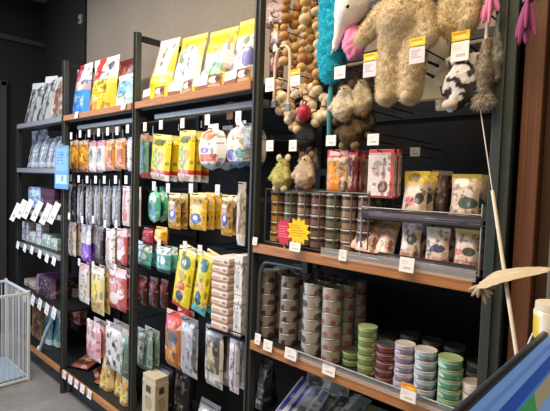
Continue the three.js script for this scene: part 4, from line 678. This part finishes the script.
{ // cream bear
  const hip = [2.412, 1.876], nk = [2.421, 1.985], lf = [2.388, 1.731], rf = [2.459, 1.728], la = [2.299, 1.903], ra = [2.506, 1.870], sl = [2.363, 1.965], sr = [2.474, 1.945];
  const t = thing('teddy_bear', 'large cream teddy bear hanging by its head among soft toys', 'plush toy', [nk[0], nk[1], 0.03]);
  const o = (v, z = 0) => [v[0] - nk[0], v[1] - nk[1], z];
  const body = [[...o(nk), 0.048, ...o([(nk[0] + hip[0]) / 2, (nk[1] + hip[1]) / 2], 0.008), 0.056], [...o([(nk[0] + hip[0]) / 2, (nk[1] + hip[1]) / 2], 0.008), 0.056, ...o(hip), 0.043],
    [...o([lf[0] + 0.004, hip[1]]), 0.036, ...o(lf, 0.012), 0.031], [...o([rf[0] - 0.002, hip[1]]), 0.036, ...o(rf, 0.012), 0.031],
    [...o(sl), 0.034, ...o(la, 0.015), 0.023], [...o(sr), 0.036, ...o(ra, 0.015), 0.026],
    [0, 0.1, 0.0, 0.062, 0, 0.1, 0.0, 0.062], [0, 0.085, 0.055, 0.026, 0, 0.085, 0.055, 0.026]];
  pile(mesh('body', blob(body, 76, 0.004, 70, 0.008), plushMat(0xd6c5a2), t), 16000, 0.008, 0.0008);
  for (const s of [-1, 1]) { mesh('ear', ball(0.026, s * 0.05, 0.155, 0, 1, 1, 0.6), plushMat(0xd0bc98), t); mesh('eye', ball(0.007, s * 0.024, 0.115, 0.06), std(0x141414, 0.2), t); }
  mesh('nose', ball(0.01, 0, 0.092, 0.082, 1.2, 0.8, 0.7), std(0x2a1a14, 0.4), t);
  for (const f of [lf, rf]) mesh('foot_pad', ball(0.026, ...o([f[0], f[1] - 0.012], 0.026), 0.8, 0.8, 0.8), plushMat(0xcdb894), t);
  hook('wire hook for the large cream bear', nk[0], nk[1] + 0.16, -0.02);
}
hang('paper_pack', 'paperSlab', 'tan paper pack right of the bear, crossed by black hooks', 'packet', [2.464, 1.728, 0.098, 0.201], -0.08, undefined, { kind: 'box', d: 0.03 });
{ const p = [2.463, 1.830], q = [2.452, 1.803]; [p, q].forEach(([x, y], i) => { const t = thing('empty_hook', (i ? 'lower' : 'upper') + ' black empty hook before the tan paper pack', 'hook', [x, y, -0.06]); mesh('rod', tube([[0, 0.0, -0.01], [0.02, -0.012, 0.05], [0.055, -0.032, 0.07]], 0.004, 12, 6), M.blackWire, t); mesh('tip', ball(0.0055, 0.055, -0.032, 0.07), M.blackWire, t); }); }
{ // second cream plush, hanging upside down: only its body and arms are in view
  const p = [2.574, 1.926], t = thing('cream_plush', 'cream plush toy with stubby arms above the cow print toy', 'plush toy', [p[0], p[1], 0.0]);
  pile(mesh('body', blob([[0, 0.09, 0, 0.05, 0, -0.005, 0, 0.04], [-0.03, 0.03, 0.02, 0.022, -0.035, -0.03, 0.03, 0.019], [0.03, 0.03, 0.02, 0.022, 0.033, -0.03, 0.03, 0.019], [-0.016, -0.02, 0.01, 0.024, -0.018, -0.05, 0.015, 0.02], [0.016, -0.02, 0.01, 0.024, 0.018, -0.05, 0.015, 0.02]], 48, 0.004, 70, 0.006), plushMat(0xd4c198), t), 5000, 0.008, 0.0008);
  mesh('head', blob([[0, 0.15, 0.01, 0.045, 0, 0.155, 0.02, 0.045]], 32, 0.004, 70), plushMat(0xd4c198), t);
  hook('wire hook for the cream plush above the cow print toy', p[0], p[1] + 0.17, -0.02);
}
{ // black and white cow print plush
  const a = [2.586, 1.795], b = [2.586, 1.701], t = thing('cow_plush', 'black and white cow print plush under a yellow headed tag', 'plush toy', [a[0], a[1], 0.0]);
  const dx = b[0] - a[0], dy = b[1] - a[1];
  const g = blob([[0, 0, 0, 0.032, dx * 0.6, dy * 0.6, 0.01, 0.034], [dx, dy, 0.02, 0.026, dx - 0.012, dy - 0.02, 0.03, 0.018], [-0.02, dy * 0.4, 0.02, 0.015, -0.034, dy * 0.8, 0.02, 0.013], [0.03, dy * 0.4, 0.02, 0.015, 0.036, dy * 0.9, 0.02, 0.013], [-0.02, 0.0, 0, 0.014, -0.04, 0.012, 0, 0.012], [0.02, 0.0, 0, 0.014, 0.04, 0.012, 0, 0.012]], 48, 0.003, 70, 0.006);
  const P = g.attributes.position, col = new Float32Array(P.count * 3); for (let i = 0; i < P.count; i++) { const n = noise.noise(P.getX(i) * 48 + 3, P.getY(i) * 48, P.getZ(i) * 48), c = n > 0.02 ? 0.025 : 0.68; col.set([c, c * 0.97, c * 0.93], i * 3); } g.setAttribute('color', new THREE.BufferAttribute(col, 3));
  mesh('body', g, new THREE.MeshStandardMaterial({ vertexColors: true, roughness: 0.95 }), t);
  mesh('muzzle', ball(0.017, dx - 0.012, dy - 0.018, 0.05, 1.2, 0.8, 0.7), plushMat(0xcfc0b4), t);
  hook('wire hook for the cow print plush', a[0], a[1] + 0.03, 0);
}
const strand = (label, a, b, z, c1, c2, fluffC) => {
  const t = thing('rope_toy', label, 'toy', [a[0], a[1], z]), dx = b[0] - a[0], dy = b[1] - a[1];
  mesh('cord', tube([[0, 0, 0], [dx * 0.2, dy * 0.35, 0]], 0.005, 6, 6), std(c1, 0.9), t);
  pile(mesh('tail', blob([[dx * 0.2, dy * 0.35, 0, 0.01, dx * 0.6, dy * 0.7, 0, 0.018], [dx * 0.6, dy * 0.7, 0, 0.018, dx, dy, 0, 0.014]], 40, 0.004, 90, 0.006), plushMat(c2), t), 900, 0.006, 0.0008);
  if (fluffC) pile(mesh('fluffy_end', blob([[dx, dy, 0, 0.013, dx + 0.003, dy - 0.012, 0.004, 0.013], [dx - 0.01, dy - 0.004, 0, 0.009, dx - 0.014, dy - 0.014, 0, 0.008], [dx + 0.012, dy - 0.004, 0, 0.008, dx + 0.016, dy - 0.012, 0, 0.008]], 36, 0.005, 90, 0.006), plushMat(fluffC), t), 700, 0.010, 0.0009);
  hook('wire hook for the ' + label, a[0], a[1] - 0.002, z + 0.02);
};
strand('grey brown tail toy with fluffy end near the right post', [2.646, 1.909], [2.646, 1.697], 0.02, 0xe0d8c8, 0x8b8170, 0xb4a898);
strand('pale grey tail toy right beside the right post', [2.664, 1.906], [2.663, 1.748], 0.0, 0xbcc8c0, 0x98968a, null);
{ // pink tufts
  [[2.657, 1.937, 0.03, 'pink feather tuft at the top left of the right post'], [2.744, 1.895, 0.05, 'pink feather tuft hanging before the brown wooden post']].forEach(([x, y, z, label], i) => {
    const t = thing('pink_tuft', label, 'toy', [x, y, z]), f = plushMat(i ? 0x96487a : 0xd884a8);
    for (let k = 0; k < 7; k++) { const a = (k - 3) * (i ? 0.08 : 0.13), L = 0.045 + 0.04 * rnd() + (i ? 0.02 : 0); const g = ball(1, 0, -L * 0.5, 0, 0.009, L * 0.55, 0.005, 8); g.rotateZ(a); g.rotateY(k); g.translate(0, 0.01, (k % 3) * 0.004); mesh('feather', g, f, t); }
    mesh('binding', new THREE.CylinderGeometry(0.012, 0.012, 0.03, 10).translate(0, 0.02, 0), std(0x8a6a70, 0.7), t);
    hook('wire hook for the ' + label, x, y + 0.035, z);
  });
}
{ // chew bones and small hanging toys
  const bone = (x, y, z, L, r, a, c, label) => { const t = thing('chew_bone', label, 'chew', [x, y, z]); const g = join([new THREE.CylinderGeometry(r, r, L, 10), ...[[-1, -1], [1, -1], [-1, 1], [1, 1]].map(([p, q]) => ball(r * 1.25, p * r * 0.9, q * L / 2, 0))]); mesh('bone', g, std(c, 0.7), t).rotation.z = a; mesh('tie', new THREE.TorusGeometry(r * 1.05, 0.003, 6, 12).rotateX(Math.PI / 2).rotateZ(a), std(0x8a6a44, 0.8), t); };
  [[279, 91, 0.4, 'cream chew bone leftmost under the yellow headed tag'], [290, 97, -0.7, 'cream chew bone above the left of the crimson ball'], [301, 94, 0.2, 'cream chew bone directly above the crimson ball'], [312, 97, -0.4, 'cream chew bone up and right of the crimson ball'], [283, 112, 0.9, 'cream chew bone left of the crimson ball, lower row'], [293, 120, -0.5, 'cream chew bone down and left of the crimson ball'], [314, 114, 0.7, 'cream chew bone right of the crimson ball, lower row'], [322, 106, -0.2, 'cream chew bone touching the teal ribbon']].forEach(([px, py, a, label], i) => {
    const xy = [1.868, 1.816, 1.926, 1.787, 1.979, 1.793, 2.031, 1.776, 1.893, 1.735, 1.944, 1.701, 2.042, 1.715, 2.077, 1.740];
    bone(xy[2 * i], xy[2 * i + 1], -0.06 - 0.015 * (i % 3), 0.06, 0.0145, a, [0xe6d4b0, 0xecdcc0, 0xdcc29a][i % 3], label);
  });
  const cb = [2.021, 1.717], t = thing('crimson_ball', 'crimson rubber ball toy in the middle of the cream bones', 'toy', [...cb, -0.03]); mesh('ball', ball(0.027, 0, 0, 0, 0.9, 1.15, 0.9, 18), std(0xb01f3c, 0.45), t); mesh('loop', new THREE.TorusGeometry(0.008, 0.0025, 6, 12).translate(0, 0.036, 0), std(0x701428, 0.6), t);
  hook('wire hook for the crimson ball toy', cb[0], cb[1] + 0.043, 0.0);
  hook('wire hook carrying the cream chew bones', 1.962, 1.814, -0.02);
  const mouse = (label, [x, y], z, c1, c2, s = 1) => {
    const m = thing('plush_mouse', label, 'plush toy', [x, y, z]);
    pile(mesh('body', blob([[0, 0.03 * s, 0, 0.02 * s, 0, -0.02 * s, 0.005, 0.03 * s], [0.02 * s, 0.01 * s, 0.012, 0.009 * s, 0.035 * s, -0.012 * s, 0.02, 0.008 * s], [-0.02 * s, 0.01 * s, 0.012, 0.009 * s, -0.035 * s, -0.012 * s, 0.02, 0.008 * s]], 32, 0.003, 80, 0.005), plushMat(c1), m), 1200, 0.006, 0.0008);
    for (const q of [-1, 1]) { mesh('ear', ball(0.012 * s, q * 0.019 * s, 0.052 * s, 0, 1, 1, 0.5), plushMat(c2), m); mesh('eye', ball(0.003, q * 0.008, 0.038 * s, 0.019 * s), std(0x101010, 0.3), m); mesh('foot', ball(0.012 * s, q * 0.018 * s, -0.047 * s, 0.014), plushMat(c2), m); }
    hook('wire hook for the ' + label, x, y + 0.058 * s, z + 0.02);
  };
  mouse('lime green and cream plush toy under a white tag', [1.921, 1.500], -0.04, 0xb8b46a, 0xd8ccb0, 1.15);
  mouse('cream and brown plush mouse between lime toy and orange snacks', [2.032, 1.509], -0.04, 0xc8b49a, 0x7c5c40, 1.15);
  mouse('grey white plush mouse up behind the brown mouse', [2.004, 1.562], -0.1, 0xb8b4ac, 0x504840, 1.0);
  mouse('cream plush mouse with brown feet right of the teal ribbon', [2.187, 1.734], -0.04, 0xd0c4ac, 0x5a4632, 1.2);
  mouse('small yellow cream plush toy below the unicorn mane', [2.239, 1.751], -0.06, 0xcdc0a0, 0x6a5232, 1.2);
  mouse('dark brown plush toy hanging under the yellow cream one', [2.205, 1.656], -0.06, 0x5c4a34, 0x8a7450, 1.25);
  mouse('dark olive plush toy left of the white and red card', [2.245, 1.682], -0.08, 0x3f3a2a, 0x6a5c40, 1.1);
  mouse('black plush toy beneath the crimson ball', [2.019, 1.639], -0.06, 0x1c1b1e, 0x38343a, 1.1);
}
row([
  ['snack_bag', 'orangeSnack', 'clear bag of orange snacks under a red header', [2.162, 1.432, 0.102, 0.154], undefined, { d: 0.035, n: 2 }],
  ['crimson_card', 'crimsonCard', 'crimson card packet between orange snacks and white card', [2.221, 1.438, 0.039, 0.146], undefined, { d: 0.02, n: 1 }],
  ['white_card', 'whiteRedCard', 'white card packet with red borders above the pink pouches', [2.330, 1.430, 0.091, 0.151], undefined, { d: 0.02, n: 1, kind: 'box' }],
  ['grey_packet', 'greyPack', 'dim grey packet at the left edge behind the post', [1.719, 1.602, 0.065, 0.100], undefined, { d: 0.02 }],
], 0, -0.04, {});
hookTag('hook with tiny white tag in the dark space above the pouch rack', [2.366, 1.583], -0.2, 0.035, 0.03);
hang('tan_packet', 'paperSlab', 'tan packet hanging just under the paper pack', 'packet', [2.496, 1.696, 0.063, 0.053], -0.1, undefined, { d: 0.02 });

// ---------------------------------------------------------------- feather wand in front of the right post
{
  const a = [2.646, 1.642], b = [2.801, 1.137], t = thing('teaser_wand', 'thin ivory cat teaser wand leaning before the right post', 'wand', [0, 0, 0]);
  const A = [...a, 0.02], B = [...b, 0.2], mid = (f) => A.map((v, i) => v + (B[i] - v) * f), top = [2.627, 1.729];
  mesh('string', tube([[...top, 0.015], A, mid(0.35)], 0.0014, 12, 5), std(0xd8d2c4, 0.8), t);
  mesh('rod', tube([mid(0.35), mid(0.7), mid(1.06)], 0.0042, 12, 8), std(0xe2dac6, 0.5), t);
  mesh('grip', tube([mid(1.06), mid(1.4)], 0.007, 4, 8), std(0xb8b0a0, 0.6), t);
}
{
  const r = [2.706, 1.256], m1 = [2.756, 1.307], e = [2.844, 1.308], t = thing('feather_toy', 'beige feather with tufted root beside the teaser wand', 'feather', [...r, 0.15]);
  const E = [e[0] - r[0], e[1] - r[1]], K = [m1[0] - r[0], m1[1] - r[1]], N = 24, pos = [], idx = [], up = [];
  const q = (s) => [2 * s * (1 - s) * (K[0] * 1.15) + s * s * E[0], 2 * s * (1 - s) * (K[1] * 0.8) + s * s * E[1], 0.02 * Math.sin(s * 3)];
  for (const side of [1, -1]) { const b0 = pos.length / 3; for (let i = 0; i <= N; i++) { const s = i / N, [x, y, z] = q(s), w = 0.021 * Math.pow(Math.min(1, 0.4 + s * 3), 0.8) * Math.pow(Math.max(0.02, 1 - s), 0.45) * (1 + 0.12 * noise.noise(s * 30, 1, 1)); for (const k of [-1, 0, 1]) pos.push(x + k * 0.004, y + k * w * (k < 0 ? 1.05 : 0.75), z + side * (k ? 0.0008 : 0.003) - k * 0.014); }
    for (let i = 0; i < N; i++) for (let k = 0; k < 2; k++) { const p = b0 + i * 3 + k; if (side > 0) idx.push(p, p + 3, p + 1, p + 1, p + 3, p + 4); else idx.push(p, p + 1, p + 3, p + 1, p + 4, p + 3); } }
  const g = new THREE.BufferGeometry(); g.setAttribute('position', new THREE.Float32BufferAttribute(pos, 3)); g.setIndex(idx); g.computeVertexNormals();
  mesh('vane', g, std(0xc2b294, 0.85, { side: THREE.DoubleSide }), t);
  mesh('quill', tube([q(0), q(0.3), q(0.6), q(0.95)], 0.0022, 16, 6), std(0xe6dcc6, 0.6), t);
  for (let k = 0; k < 8; k++) { const a = -2.6 + k * 0.42, L = 0.022 + rnd() * 0.018, gg = ball(1, L * 0.6, 0, 0, L * 0.6, 0.005, 0.004, 8); gg.rotateZ(a); gg.translate(0.004, -0.004, (k % 3 - 1) * 0.005); mesh('tuft', gg, plushMat(0xb8a68c), t); }
}

// ---------------------------------------------------------------- counter, screen and small jar in the foreground
{
  const c = thing('counter', 'dark sales counter at the bottom right under the screen', 'counter', [3.2, 0, 0.62]);
  mesh('counter_top', bx(0.62, 0.035, 0.9, 0, 0.84, 0, 0.006), M.darkWood, c); mesh('counter_body', bx(0.56, 0.82, 0.84, 0, 0.41, 0, 0.006), M.steel, c);
  const t = thing('computer_screen', 'computer screen with blue, navy and green bands at bottom right', 'screen', [2.905, 0, 0.6]);
  const scr = document.createElement('canvas'); scr.width = 512; scr.height = 320; const s = scr.getContext('2d');
  s.fillStyle = '#6f94cc'; s.fillRect(0, 0, 512, 320); s.fillStyle = '#5a82be'; s.fillRect(0, 8, 512, 6);
  s.fillStyle = '#12489c'; s.fillRect(0, 22, 512, 16); s.fillStyle = '#3f74b8'; s.fillRect(0, 38, 512, 4); s.fillStyle = '#2f8c50'; s.fillRect(60, 42, 230, 26); s.fillStyle = '#9a8f70'; s.fillRect(290, 42, 170, 22); s.fillStyle = '#7397c8'; s.fillRect(0, 70, 512, 250);
  const tx = new THREE.CanvasTexture(scr); tx.colorSpace = THREE.SRGBColorSpace; tx.magFilter = THREE.LinearFilter;
  const tilt = new THREE.Group(); // geometry is built tilted back about the top edge
  const W = 0.62, H = 0.36, place = (g) => { g.translate(0, -H / 2, 0); g.rotateX(-0.18); g.rotateY(Math.PI / 2); g.translate(0, 1.257, 0); return g; };
  mesh('bezel', place(bx(W + 0.008, H + 0.008, 0.009, 0, 0, -0.006, 0.003)), std(0x141416, 0.35), t);
  mesh('display', place(new THREE.BoxGeometry(W - 0.004, H - 0.004, 0.002)), new THREE.MeshStandardMaterial({ color: 0x0a0a0a, roughness: 0.3, emissive: 0xffffff, emissiveMap: tx, emissiveIntensity: 0.55 }), t);
  mesh('stand_neck', bx(0.03, 0.2, 0.07, 0.02, 0.96, 0, 0.006), M.steel, t); mesh('stand_foot', bx(0.16, 0.014, 0.22, 0.06, 0.865, 0, 0.005), M.steel, t);
  const l = new THREE.RectAreaLight(0x7ea4dc, 0.6, W, H); l.position.set(2.905 + 0.02, 1.09, 0.6); l.lookAt(3.9, 1.3, 0.6); scene.add(l);
  const [jx, jy] = [2.895, 1.251], p = thing('stand_pole', 'brown wooden display stub carrying the cream jar at right edge', 'stand', [jx + 0.01, 0.8575, 0.42]);
  const hh = jy - 0.8575 - 0.012; mesh('column', new THREE.LatheGeometry([[0, 0], [0.03, 0], [0.03, 0.01], [0.014, 0.02], [0.012, hh - 0.03], [0.02, hh], [0, hh]].map((v) => new THREE.Vector2(...v)), 18), std(0x5a3c28, 0.6), p); mesh('foot_ring', new THREE.TorusGeometry(0.03, 0.004, 6, 20).rotateX(Math.PI / 2).translate(0, 0.006, 0), std(0x3c2618, 0.6), p);
  const j = thing('cream_jar', 'cream jar with yellow label at the right edge of the photo', 'jar', [jx + 0.01, 0.8575 + hh + 0.001, 0.42]); mesh('jar_body', cellUV(new THREE.LatheGeometry([[0.0, 0], [0.024, 0.0], [0.027, 0.006], [0.028, 0.045], [0.024, 0.05]].map((v) => new THREE.Vector2(...v)), 20, -0.5), 'tubYellow'), tin, j); mesh('cap', new THREE.CylinderGeometry(0.026, 0.0265, 0.01, 20).translate(0, 0.054, 0), std(0xd8d0b8, 0.6), j);
  const cb = [2.866, 1.232]; const k = thing('white_cable', 'thin white curled cable rising behind the screen edge', 'cable', [cb[0], 0, 0.36]); mesh('cable', tube([[-0.02, 0.86, 0], [-0.012, cb[1] - 0.06, 0], [0, cb[1], 0.0], [0.014, cb[1] + 0.012, 0.0], [0.012, cb[1] - 0.02, 0.01], [0.01, 0.86, 0.02]], 0.0018, 40, 6), M.white, k); mesh('plug', bx(0.02, 0.014, 0.012, 0.01, 0.8655, 0.02, 0.003), M.white, k);
}

renderer.render(scene, camera);
